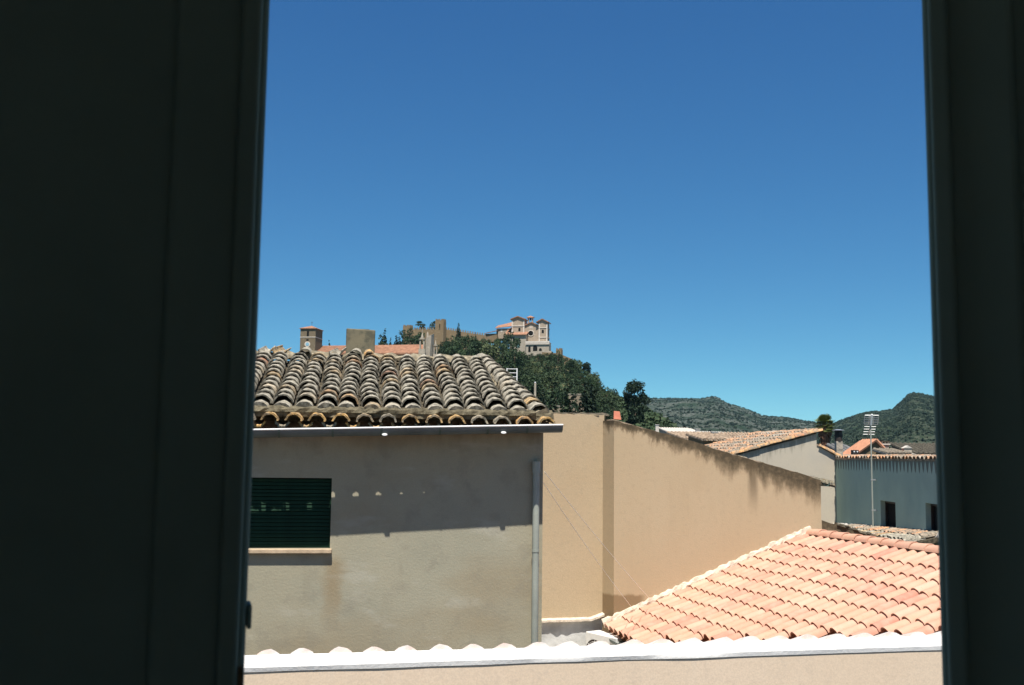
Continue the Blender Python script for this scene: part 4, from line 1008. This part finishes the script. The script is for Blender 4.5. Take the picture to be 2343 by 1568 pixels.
# ------------------------------------------------------------------ parish church below the castle
FP = Frame(at(722, 790, 250), 0)
par = thing('parish_church', 'stone parish church with square clock tower, long tiled nave and gothic pinnacles', 'church', FP)
def pp(px, py, dy=0.0): return FP.front(px, py, dy)
a, m_, b = pp(686.5, 752), pp(722.3, 752), pp(738.3, 752, 5.0)
zb = pp(700, 835).z
fpr = [(a.x, 0.6), (m_.x, 0), (b.x, 5.0), (a.x + (b.x - m_.x), 5.8)]
tw = MB(E).ext([(x, y, zb) for x, y in fpr], (0, 0, a.z - zb)).build('bell_tower', M_CHURCH, par)
cxy = (sum(p[0] for p in fpr) / 4, sum(p[1] for p in fpr) / 4); apx = pp(712, 742.5).z
ev = [(cxy[0] + (x - cxy[0]) * 1.10, cxy[1] + (y - cxy[1]) * 1.10) for x, y in fpr]
q = MB(E); q.add([(x, y, a.z + 0.16) for x, y in ev] + [(*cxy, apx)], [(0, 1, 4), (1, 2, 4), (2, 3, 4), (3, 0, 4), (3, 2, 1, 0)]); q.ext([(x, y, a.z + 0.002) for x, y in ev], (0, 0, 0.155)); tr_ = q.build('tower_roof', M_FARROOF, par)
q = MB(E); q.tube([(*cxy, apx - 0.1), (*cxy, apx + 1.1)], 0.035, 5); q.tube([(cxy[0] - 0.22, cxy[1], apx + 0.8), (cxy[0] + 0.22, cxy[1], apx + 0.8)], 0.03, 5); q.build('cross', M_FLUE, tr_)
z = pp(700, 772).z; ev = [(cxy[0] + (x - cxy[0]) * 1.03, cxy[1] + (y - cxy[1]) * 1.03) for x, y in fpr]; MB(E).ext([(x, y, z) for x, y in ev], (0, 0, 0.16)).build('string_course', M_TRIM, tw)
def front_at(px, py, dy): v = pp(px, py, dy); return v
def p_open(px, py, w_, h_, name, mat=M_BLACK):
    v = pp(px, py, 0.25); yv = 0.6 - 0.6 * (v.x - a.x) / (m_.x - a.x)
    return MB(E).box(v.x - w_/2, v.x + w_/2, yv - 0.05, yv + 0.3, v.z - h_/2, v.z + h_/2).build(name, mat, tw)
p_open(704.5, 763, 0.5, 1.35, 'belfry_opening'); p_open(703.5, 778, 0.55, 0.4, 'arch_opening'); p_open(701, 797, 0.45, 0.5, 'arch_opening')
v = pp(703.5, 788, 0.25); cf = MB(E).cyl((v.x, 0.12, v.z), (v.x, 0.45, v.z), 0.68, seg=20).build('clock_rim', M_TRIM, tw); MB(E).cyl((v.x, 0.08, v.z), (v.x, 0.118, v.z), 0.42, seg=20).build('clock_face', M_GLASS, cf)
# nave
a0_, a1_ = pp(733, 792, 6), pp(968, 789, 6); b0_, b1_ = pp(716, 809, 0), pp(968, 808, 0)
na = MB(E).box(b0_.x + 0.4, b1_.x, 0.5, 8, zb - 6, b1_.z - 0.05).build('nave_wall', M_CHURCH, par)
nr = MB(E); dirv = [(b0_.x, 0, b0_.z), (b1_.x, 0, b1_.z), (a1_.x, 6, a1_.z), (a0_.x, 6, a0_.z)]
nr.ext(dirv, (0, 0, -0.3)); nr.ext([(a0_.x, 6.002, a0_.z), (a1_.x, 6.002, a1_.z), (b1_.x, 12, b1_.z), (b0_.x, 12, b0_.z)], (0, 0, -0.3))
nro = nr.build('nave_roof', M_FARROOF, par)
q = MB(E); dN = Vector((0, 6, a1_.z - b1_.z))
for i in range(0, 95):
    f = i / 94; p0 = Vector(dirv[0]).lerp(Vector(dirv[1]), f); p1 = Vector(dirv[3]).lerp(Vector(dirv[2]), f); q.cyl(p0 + Vector((0, 0, 0.02)), p1 + Vector((0, 0, 0.02)), 0.10, seg=5, cap=False)
stuff(q.build('tile_rows', M_FARROOF, nro))
def pinnacle(px, ytop, ybase, w_, dy):
    t_, b_ = pp(px, ytop, dy), pp(px, ybase, dy); H_ = t_.z - b_.z; X0, Y0 = b_.x, dy
    q = MB(E); q.box(X0 - w_*.62, X0 + w_*.62, Y0 - w_*.62, Y0 + w_*.62, b_.z - 8, b_.z + H_*.16)
    pn_ = q.build('pinnacle', M_PALESTONE, par); s_ = MB(E)
    for sx in (-1, 1):
        for sy in (-1, 1): s_.box(X0 + sx*w_*.36 - w_*.12, X0 + sx*w_*.36 + w_*.12, Y0 + sy*w_*.36 - w_*.12, Y0 + sy*w_*.36 + w_*.12, b_.z + H_*.16, b_.z + H_*.56)
    s_.build('shaft', M_PALESTONE, pn_)
    r_ = MB(E); z0 = b_.z + H_*.56; w2 = w_*.62
    r_.add([(X0-w2, Y0-w2, z0), (X0+w2, Y0-w2, z0), (X0+w2, Y0+w2, z0), (X0-w2, Y0+w2, z0), (X0, Y0-w2, z0+H_*.12), (X0, Y0+w2, z0+H_*.12), (X0-w2, Y0, z0+H_*.12), (X0+w2, Y0, z0+H_*.12)], [(0, 1, 4), (2, 3, 5), (3, 0, 6), (1, 2, 7), (3, 2, 1, 0)])
    w3 = w_*.30; r_.add([(X0-w3, Y0-w3, z0), (X0+w3, Y0-w3, z0), (X0+w3, Y0+w3, z0), (X0-w3, Y0+w3, z0), (X0, Y0, z0+H_*.36)], [(0, 1, 4), (1, 2, 4), (2, 3, 4), (3, 0, 4)])
    r_.cyl((X0, Y0, z0+H_*.32), (X0, Y0, z0+H_*.44), w_*.05, seg=5); r_.cyl((X0, Y0, z0+H_*.345), (X0, Y0, z0+H_*.375), w_*.13, seg=6)
    r_.build('spirelet', M_PALESTONE, pn_)
pinnacle(965.5, 754, 808, 1.25, -1.0); pinnacle(996, 772, 818, 0.85, 3.0)
g0, g1, g2 = pp(974, 776, 1), pp(980, 770, 1), pp(992, 800, 4)
q = MB(E); q.add([(g0.x, 1, g0.z - 10), (g1.x, 1.4, g0.z - 10), (g1.x, 1.4, g1.z), (g0.x, 1, g0.z), (g0.x, 9, g0.z - 10), (g1.x + 0.8, 9, g0.z - 10), (g1.x + 0.8, 9, g1.z + 1.6), (g0.x, 9, g0.z + 1.6)], [(0,1,2,3),(1,5,6,2),(5,4,7,6),(4,0,3,7),(3,2,6,7)]); q.build('buttress', M_PALESTONE, par)
q = MB(E); q.ext([(g1.x, 1.41, g0.z - 10), (g2.x, 3.5, g0.z - 10), (g2.x, 3.5, g2.z - 0.6), (g1.x + 0.7, 1.6, g1.z + 0.2), (g1.x, 1.41, g1.z)], (0.3, 2.5, 0)); q.build('gable_front', M_PALESTONE, par)
q = MB(E); v = pp(978.5, 764, 2); q.cyl((v.x, 2, v.z - 1.2), (v.x, 2, v.z), 0.35, 0.22, 8); q.cyl((v.x, 2, v.z), (v.x, 2, v.z + 0.5), 0.24, 0.05, 8); q.build('finial', M_PALESTONE, par)

# ------------------------------------------------------------------ trees on the hill
def grp(kind, items, label, group):
    for px, yt, Y, w_ in items: tree(kind, px, yt, Y, label, group, w_)
tree('cypress', 749.7, 783, 300, 'tiny dark cypress tip standing just right of the clock tower', wide=0.9)
tree('cypress', 868, 768, 320, 'shorter left cypress of the pair right of the square chimney', wide=1.25)
tree('cypress', 876, 757, 322, 'taller pointed cypress of the pair right of the square chimney', wide=1.15)
tree('cypress', 890, 776, 330, 'small slim cypress between the two cypress clumps above the nave roof', wide=1.0)
tree('cypress', 903.5, 767, 335, 'left cypress of the clump beside the castle\'s left tower', wide=1.2)
tree('cypress', 910.5, 770, 337, 'right cypress of the clump beside the castle\'s left tower', wide=1.1)
tree('pine', 916, 784, 345, 'low dark tree at the foot of the castle\'s left tower', wide=1.5)
tree('pine', 935, 749, 400, 'dark pine standing before the castle\'s left tower', wide=0.95)
tree('pine', 958, 757, 405, 'dark pine before the castle wall behind the gothic pinnacle', wide=0.8)
tree('cedar', 959, 734, 480, 'tall spreading cedar rising behind the castle wall left of the keep', wide=0.75)
tree('cedar', 989, 734, 482, 'cedar rising behind the castle wall, touching the keep', wide=0.6)
tree('cypress', 1047, 739, 425, 'tall pointed cypress before the castle curtain wall', wide=0.95)
tree('cypress', 1086, 762, 428, 'thin cypress spike before the right end of the curtain wall', wide=0.7)
tree('cypress', 1153, 762, 420, 'pointed cypress left of the sanctuary side building', wide=1.1)
tree('pine', 1169, 757, 415, 'large dark rounded tree hiding the left corner of the sanctuary', wide=0.75)
wood = [(1008, 777), (1022, 770), (1034, 766), (1052, 764), (1066, 764), (1078, 768), (1092, 770), (1104, 772), (1117, 774), (1128, 776), (1138, 772), (1146, 775), (1015, 785), (1045, 782), (1072, 784), (1098, 786), (1122, 788), (1150, 784), (1165, 782), (1176, 786)]
for i, (px, yt) in enumerate(wood):
    tree('round' if i % 3 == 0 else 'pine', px, yt + rng.uniform(-2, 2), 405 - (i % 5) * 12 - (25 if i > 11 else 0), 'dark tree in the dense wood below the castle curtain wall', 'wood below the castle', rng.uniform(0.75, 1.05))
big = tree('bigpine', 1453, 868, 235, 'tall dark pine standing alone on the right shoulder of the hill', wide=0.92)
tree('round', 1327, 817, 392, 'large rounded pine on the skyline right of the small hill tower', wide=0.95)
tree('bigpine', 1343, 828, 388, 'second rounded pine on the skyline, below the large one', wide=0.9)
tree('round', 1360, 845, 372, 'rounded pine on the descending skyline between taller pines and lone pine', wide=0.9)
slope = []
for i in range(95):
    for _ in range(40):
        px = trng.uniform(1130, 1570); Y = trng.uniform(185, 430)
        if Y < interp(HDY, px) - 4 and not (1418 < px < 1492 and Y < 300) and not (px > 1500 and Y > 215): break
    slope.append((px, Y))
for px, Y in sorted(slope, key=lambda q: -q[1]):
    p = hill_pt(px, Y); hh = trng.uniform(4.0, 7.5) * (0.8 if Y < 260 else 1)
    if 1185 < px < 1275 and Y > 400: hh = 3.0
    tpx = project(p + Vector((0, 0, hh)))
    z_ = 'wood on the upper hillside below the sanctuary' if Y > 340 else ('wood halfway up the hillside' if Y > 250 else 'trees at the foot of the hill behind the beige wall')
    kd = trng.choice(['pine', 'round', 'round', 'pine'])
    tree(kd, px, tpx[1], Y, ('dark pine' if kd == 'pine' else 'rounded green oak') + ' among the ' + z_, z_, trng.uniform(0.9, 1.3))
# row of cypresses on the terraces, with pale terrace walls between
for px, yt, lab in ((1243, 890, 'cypress at the left end of the terrace row, beside the pole'), (1265, 889, 'second cypress from the left in the terrace row'), (1294, 884, 'third cypress of the terrace row, before the pale terraces'),
                    (1314, 888, 'fourth cypress of the terrace row'), (1339, 880, 'fifth and tallest cypress of the terrace row'), (1355, 886, 'cypress at the right end of the terrace row')):
    b = hill_pt(px, 178); tree('cypress', px, yt, 178, lab, 'cypress row on the terraces', 1.15)
for i, (pa, pb, yt, yb, Y, lab) in enumerate(((1230, 1345, 930, 950, 196, 'long low stone terrace wall behind the cypress row'), (1300, 1332, 903, 918, 214, 'upper stone terrace wall among the hillside trees'))):
    a, b = at(pa, yt, Y), at(pb, yt, Y); zb_ = at(pa, yb, Y).z; o = MB()
    o.box(0, b.x - a.x, 0, 0.8, zb_ - a.z - 3, 0); t = thing('terrace_wall', lab, 'wall', loc=(a.x, Y, a.z)); o.build('masonry', M_TERRACE, t)
    c_ = MB(); c_.box(-0.1, b.x - a.x + 0.1, -0.08, 0.88, 0.003, 0.18); c_.build('cap_stone', M_PALESTONE, t)
# undergrowth
def scatter(name, n, fn, size, mat, seed, leaves=10, q=0.5):
    rs = np.random.RandomState(seed); V = []
    for i in range(n):
        p = fn(rs)
        if p is None: continue
        s = size * rs.uniform(0.55, 1.25)
        u = rs.normal(size=(leaves, 3)); u /= np.linalg.norm(u, axis=1)[:, None]; u[:, 2] = np.abs(u[:, 2])
        c_ = np.array(p) + u * np.array([1, 1, 0.75]) * s * rs.uniform(0.4, 1.0, (leaves, 1))
        a_ = rs.normal(size=(leaves, 3)); a_ /= np.linalg.norm(a_, axis=1)[:, None]; b_ = np.cross(a_, u); b_ /= (np.linalg.norm(b_, axis=1)[:, None] + 1e-6)
        V.append(np.stack([c_ - a_*s*q - b_*s*q*.7, c_ + a_*s*q - b_*s*q*.6, c_ + a_*s*q*.8 + b_*s*q*.7, c_ - a_*s*q*.9 + b_*s*q*.6], 1))
    V = np.concatenate(V).reshape(-1, 3); nq = len(V) // 4
    me = bpy.data.meshes.new(name); me.vertices.add(len(V)); me.vertices.foreach_set('co', V.ravel()); me.loops.add(nq*4); me.loops.foreach_set('vertex_index', np.arange(nq*4)); me.polygons.add(nq); me.polygons.foreach_set('loop_start', np.arange(nq)*4); me.update(calc_edges=True)
    return stuff(obj(name, me, mat))
def on_hill(rs):
    px = rs.uniform(1000, 1680); yc = interp(HDY, px); Y = rs.uniform(150, yc - 2)
    return tuple(hill_pt(px, Y))
tag(scatter('undergrowth', 4200, on_hill, 1.1, F_BUSH, 3, 12), 'dense green undergrowth covering the castle hill', 'undergrowth')
def on_mt(fn, pa, pb, ya, yb):
    def f(rs):
        p = rs.uniform(pa, pb); Y = ya + (yb - ya) * rs.uniform(0, 1) ** 0.8; return tuple(fn(p, Y))
    return f
M_SCRUB = foliage('scrub', (0.012, 0.025, 0.013), (0.024, 0.036, 0.019))
tag(scatter('scrub', 6500, on_mt(fl_, 1400, 2100, 1000, 2400), 2.2, M_SCRUB, 5, 8), 'scrub and scattered pines on the far grey-green mountain', 'scrub')
tag(scatter('scrub', 6500, on_mt(fr_, 1830, 2200, 750, 1700), 1.7, M_SCRUB, 6, 8), 'scrub covering the steep green mountain on the right', 'scrub')

# ------------------------------------------------------------------ palm, flue, pole, ladder
pb_ = at(1888, 1040, 120); palm = thing('palm_tree', 'fan palm with shaggy brown skirt rising behind the white gable', 'tree', loc=(pb_.x, pb_.y, 0))
zt = at(1888, 972, 120).z; pr_ = 1.35
MB().cyl((0, 0, 0), (0.05, 0, zt), 0.30, 0.22, 10).build('trunk', M_BARK, palm, True)
fr = MB(); rgp = random.Random(4)
for i in range(120):
    a = rgp.uniform(0, 6.28); el = rgp.uniform(-0.75, 1.35); L = pr_ * rgp.uniform(0.7, 1.0)
    dirn = Vector((math.cos(a)*math.cos(el), math.sin(a)*math.cos(el), math.sin(el))); base = Vector((0, 0, zt)); tip = base + dirn * L * 0.55
    fr.cyl(base, tip, 0.02, 0.012, 4, False); sdv = dirn.cross(Vector((0, 0, 1))).normalized()
    upv = sdv.cross(dirn)
    for j in range(-5, 6):
        an2 = j * 0.20; ld2 = (dirn * math.cos(an2) + sdv * math.sin(an2)); e_ = tip + ld2 * L * 0.5 - Vector((0, 0, 0.13 * abs(j) / 5 + 0.05)); w_ = ld2.cross(upv).normalized() * 0.11
        fr.add([tip - w_ * 0.4, tip + w_ * 0.4, e_ + w_ * 0.3, e_ - w_ * 0.3], [(0, 1, 2, 3)])
fr.build('fronds', F_PALM, palm)
sk = MB()
for i in range(420):
    a = rgp.uniform(0, 6.28); z = zt - 0.1 - rgp.uniform(0, 2.8); r = 0.30 + 0.75 * max(0, 1 - (zt - z) / 3.0) * rgp.uniform(0.5, 1); t_ = Vector((math.cos(a), math.sin(a), 0)); s_ = Vector((-t_.y, t_.x, 0))
    p = Vector((0, 0, z)) + t_ * r; sk.add([p + s_ * 0.05 - t_ * 0.12 + Vector((0, 0, .25)), p - s_ * 0.05 - t_ * 0.12 + Vector((0, 0, .25)), p - s_ * 0.07 + Vector((0, 0, -.35)), p + s_ * 0.07 + Vector((0, 0, -.35))], [(0, 1, 2, 3)])
sk.build('dead_frond_skirt', M_SKIRT, palm)
def far_house(name, label, corner, yaw, W, Dp, z_low, z_high, wallm, roofm, two=False, openings=(), rows=True):
    """a small house: front wall W wide facing us, roof rising to the back or to a ridge"""
    t = thing(name, label, 'house', loc=(corner[0], corner[1], 0)); t.rotation_euler = (0, 0, R(yaw))
    q = MB(E)
    if two == 'gable': # gable towards us, ridge running away, at x = W*0.62
        xr_ = W * 0.62; q.ext([(0, 0, -E), (W, 0, -E), (W, 0, z_low), (xr_, 0, z_high), (0, 0, z_low)], (0, Dp, 0)); q.build('wall', wallm, t)
        r_ = MB(E); faces = [((-0.12, z_low - 0.04), (xr_, z_high)), ((xr_, z_high), (W + 0.12, z_low - 0.04))]; ob = None
        for (xa, za), (xb, zb2) in faces: r_.ext([(xa, -0.1, za + 0.01), (xb, -0.1, zb2 + 0.01), (xb, Dp + 0.1, zb2 + 0.01), (xa, Dp + 0.1, za + 0.01)], (0, 0, 0.06))
        ob = r_.build('roof', roofm, t); rr_ = MB(E)
        n = int(Dp / 0.24)
        for i in range(n):
            y = -0.06 + i * 0.24
            for (xa, za), (xb, zb2) in faces: rr_.cyl((xa, y, za + 0.09), (xb, y, zb2 + 0.09), 0.075, seg=6, cap=True)
        stuff(rr_.build('tile_rows', roofm, ob, True))
    else:
        q.ext([(0, 0, -E), (0, 0, z_low), (0, Dp, z_high), (0, Dp, -E)], (W, 0, 0)); q.build('wall', wallm, t)
        r_ = MB(E); r_.ext([(-0.15, -0.2, z_low - 0.03), (W + 0.15, -0.2, z_low - 0.03), (W + 0.15, Dp, z_high + 0.02), (-0.15, Dp, z_high + 0.02)], (0, 0, 0.07)); ob = r_.build('roof', roofm, t); rr_ = MB(E)
        for i in range(int((W + 0.3) / 0.24)): x = -0.05 + i * 0.24; rr_.cyl((x, -0.25, z_low + 0.05), (x, Dp + 0.02, z_high + 0.10), 0.075, seg=6)
        stuff(rr_.build('tile_rows', roofm, ob, True))
    for (x, z, w_, h_) in openings: MB(E).box(x, x + w_, -0.03, 0.15, z, z + h_).build('window', M_BLACK, t)
    return t
M_STONEW = stone_material('rubble_wall', (0.27, 0.20, 0.12), 3)
rp_ = at(2004, 1011, 46); zhi = rp_.z - E
h1 = far_house('orange_tile_cottage', 'rubble-stone cottage with orange tile roof behind the grey wing', (rp_.x - 1.61, 46), 2, 2.6, 1.8, zhi - 1.15, zhi, M_STONEW, plain('salmon_tile', (0.46, 0.22, 0.13), 0.85, 0.2, 5, 0.2), 'gable')
p = at(1962, 1046, 44); bx_ = thing('roof_vent', 'small dark vent box with two pale holes on the orange cottage roof', 'vent', loc=(at(1958, 1030, 44).x, 44, at(1958, 1037, 44).z))
bevel(MB().box(-0.13, 0.13, 0, 0.25, -0.25, 0.13).build('box', M_FLUE, bx_), 0.01)
for x_ in (-0.065, 0.065): MB().cyl((x_, -0.012, 0.06), (x_, 0.004, 0.06), 0.028, seg=10).build('hole_cover', M_RIM, bx_)
# masonry chimney right of it
p = at(2027, 1045, 47); cm = thing('masonry_chimney', 'stone chimney with capped top between orange cottage and dark roof', 'chimney', loc=(p.x, p.y, 0))
zt = at(2027, 1018, 47).z; MB().box(-0.15, 0.15, 0, 0.35, 0, zt).build('stack', M_PALESTONE, cm); MB().box(-0.20, 0.20, -0.05, 0.40, zt + 0.002, zt + 0.05).build('cap', M_TRIM, cm)
for x_ in (-0.13, 0.0, 0.13): MB().box(x_ - 0.03, x_ + 0.03, 0.02, 0.3, zt + 0.052, zt + 0.13).build('cap_pier', M_PALESTONE, cm)
MB().box(-0.18, 0.18, -0.03, 0.36, zt + 0.133, zt + 0.17).build('top_slab', M_MORTARD, cm)
p = at(2075, 1046, 50); far_house('dark_roof_house', 'house with dark mossy speckled roof at the right, above the grey wing', (p.x + 0.25, p.y), 4, 4.5, 2.2, at(2090, 1041, 50).z - E, at(2090, 1020, 52).z - E, M_STONEW, plain('mossy_far_roof', (0.085, 0.075, 0.055), 0.95, 0.6, 9, 0.4))
p = at(2078, 1045, 46); o = thing('white_chimney', 'little white plastered chimney beside the dark speckled roof', 'chimney', loc=(p.x, p.y, 0)); zt = at(2078, 1026, 46).z
MB().box(-0.17, 0.17, 0, 0.3, 0, zt).build('stack', M_PALESTONE, o); MB().ext([(-0.2, -0.03, zt + 0.002), (0.2, -0.03, zt + 0.002), (0, -0.03, zt + 0.12)], (0, 0.36, 0)).build('cap', M_OFFWHITE, o)
p = at(2040, 1046, 43); far_house('low_tiled_house', 'low tiled roof showing just above the grey wing between two chimneys', (p.x, p.y), 3, 0.85, 1.6, at(2060, 1042, 43).z - E, at(2060, 1034, 44.5).z - E, M_STONEW, M_GOLD)
# metal flue
p = at(1921, 1042, 33); fl2 = thing('metal_flue', 'dark sooty metal chimney flue with round pale cowl beside the palm', 'chimney', loc=(p.x, p.y, 0))
z1, z2, z3 = at(1921, 1010, 33).z, at(1921, 985, 33).z, at(1921, 982, 33).z
bevel(MB().box(-0.10, 0.10, -0.03, 0.17, 0, z1).build('masonry_base', M_PALESTONE, fl2), 0.006)
MB().cyl((0, 0.075, z1 + 0.001), (0, 0.075, z2), 0.12, 0.115, 16).cyl((0, 0.075, z1 + 0.16), (0, 0.075, z1 + 0.20), 0.132, 0.132, 16).build('flue_pipe', M_FLUE, fl2, True)
MB().cyl((0, 0.075, z2 + 0.002), (0, 0.075, z2 + 0.035), 0.21, 0.05, 20).build('cowl', M_STEEL, fl2, True)
p = at(1930, 1046, 52); far_house('grey_roof_house', 'low grey-brown roof showing right of the metal flue', (p.x, p.y), 3, 0.75, 2, at(1940, 1040, 52).z - E, at(1940, 1022, 54).z - E, M_STONEW, plain('grey_roof', (0.15, 0.15, 0.145), 0.95, 0.3, 5, 0.3))
for px, yt, Y, lab in ((1884, 1008, 70, 'dark green garden bush below the palm crown'), (1903, 1016, 66, 'low garden bush between palm and metal flue')):
    b = at(px, 1046, Y); zt = at(px, yt, Y).z; cr_, tk, mt = PROTO['round'][1]
    t = thing('garden_bush', lab, 'bush', loc=(b.x, b.y, 0)); t.scale = (2.0, 2.0, zt * 1.02); obj('crown', cr_, mt, t); obj('trunk', tk, M_BARK, t)
# small roofs of the town between the beige wall and the mountains
for i, (pa, yl_, yh_, Y, W, lab, wm, rm_, yaw) in enumerate((
    (1568, 1006, 993, 62, 2.6, 'low house with pale tiled roof just above the mossy wall edge', M_TRIM, M_FAROLD, 10),
    (1612, 1008, 998, 50, 1.7, 'flat brown roof above the mossy wall edge, left of the mottled roof', M_STONEW, M_FAROLD, 5),
    (1638, 1000, 993, 74, 2.6, 'far little house with brown roof left of the mottled roof', M_TRIM, M_FAROLD, -6),
    (1532, 990, 982, 95, 2.8, 'pale far house among the trees at the foot of the hill', M_PALESTONE, M_TRIM, 8),
    (1590, 997, 990, 110, 3.4, 'distant low house with grey roof below the mountain', M_TRIM, M_OFFWHITE, 0))):
    p = at(pa, 1046, Y); far_house('town_house', lab, (p.x, p.y), yaw, W, 3.0, at(pa, yl_, Y).z - E, at(pa, yh_, Y + 3).z - E, wm, rm_, openings=[(W * 0.3, at(pa, yl_, Y).z - E - 0.5, 0.4, 0.4)])
for px, yt, Y, lab in ((1636, 990, 60, 'white chimney pot among the small far roofs'), (1504, 973, 100, 'pale stone pillar at the foot of the wooded hill'), (1597, 983, 85, 'pale block chimney among the far roofs')):
    p = at(px, yt, Y); o = thing('far_chimney', lab, 'chimney', loc=(p.x, p.y, 0)); MB().box(-0.16, 0.16, 0, 0.3, 0, p.z).build('stack', M_TRIM, o); MB().box(-0.2, 0.2, -0.04, 0.34, p.z + 0.002, p.z + 0.06).build('cap', M_OFFWHITE, o)
# utility pole
p = at(1224, 940, 60); o = thing('utility_pole', 'slim pale pole rising just right of the old tiled roof', 'pole', loc=(p.x, p.y, 0)); zt = at(1224, 876, 60).z
MB().cyl((0, 0, 0), (0, 0, zt), 0.11, 0.065, 10).build('shaft', plain('pole_wood', (0.42, 0.36, 0.27), 0.9, 0.2, 2, 0.2), o, True); MB().cyl((0, 0, zt + 0.001), (0, 0, zt + 0.05), 0.075, 0.03, 10).build('cap', M_STEEL, o, True)
# white metal ladder behind the verge
p0_, p1_ = at(1160, 843, 17), at(1183, 843, 17); o = thing('metal_ladder', 'white metal ladder top showing behind the verge of the old roof', 'ladder', loc=(p0_.x, 17, at(1170, 890, 17).z - 2.2))
Wl = p1_.x - p0_.x; Hl = p0_.z - o.location.z
for x_ in (0, Wl): MB().box(x_ - 0.008, x_ + 0.008, -0.018, 0.018, 0, Hl).build('rail', M_RIM, o)
for i in range(24):
    z = Hl - 0.01 - i * 0.064
    if z > 0.1: MB().cyl((0.008, 0, z), (Wl - 0.008, 0, z), 0.005, seg=6).build('rung', M_RIM, o)
p = (o.location.x, o.location.y); ft = MB().box(-1.5, 0.22, -0.3, 2, -o.location.z, -0.001).build('support', M_STONEW); ft.location = o.location
tag(ft, 'hidden back building wall carrying the white metal ladder', 'building'); ft.name = 'back_building'

# ------------------------------------------------------------------ air: thin summer haze over the whole valley
hz = MB().box(-3100, 3100, -400, 4300, -1.5, 190).build('haze', None)
hm = bpy.data.materials.new('summer_haze'); hm.use_nodes = True; hn = hm.node_tree; hn.nodes.clear()
pv = hn.nodes.new('ShaderNodeVolumePrincipled'); pv.inputs['Density'].default_value = 0.000036; pv.inputs['Color'].default_value = (0.52, 0.88, 1.0, 1); pv.inputs['Anisotropy'].default_value = 0.0
ho_ = hn.nodes.new('ShaderNodeOutputMaterial'); hn.links.new(pv.outputs[0], ho_.inputs['Volume']); hz.data.materials.append(hm); stuff(hz)
tag(hz, 'thin bluish summer haze softening the far mountains', 'haze')
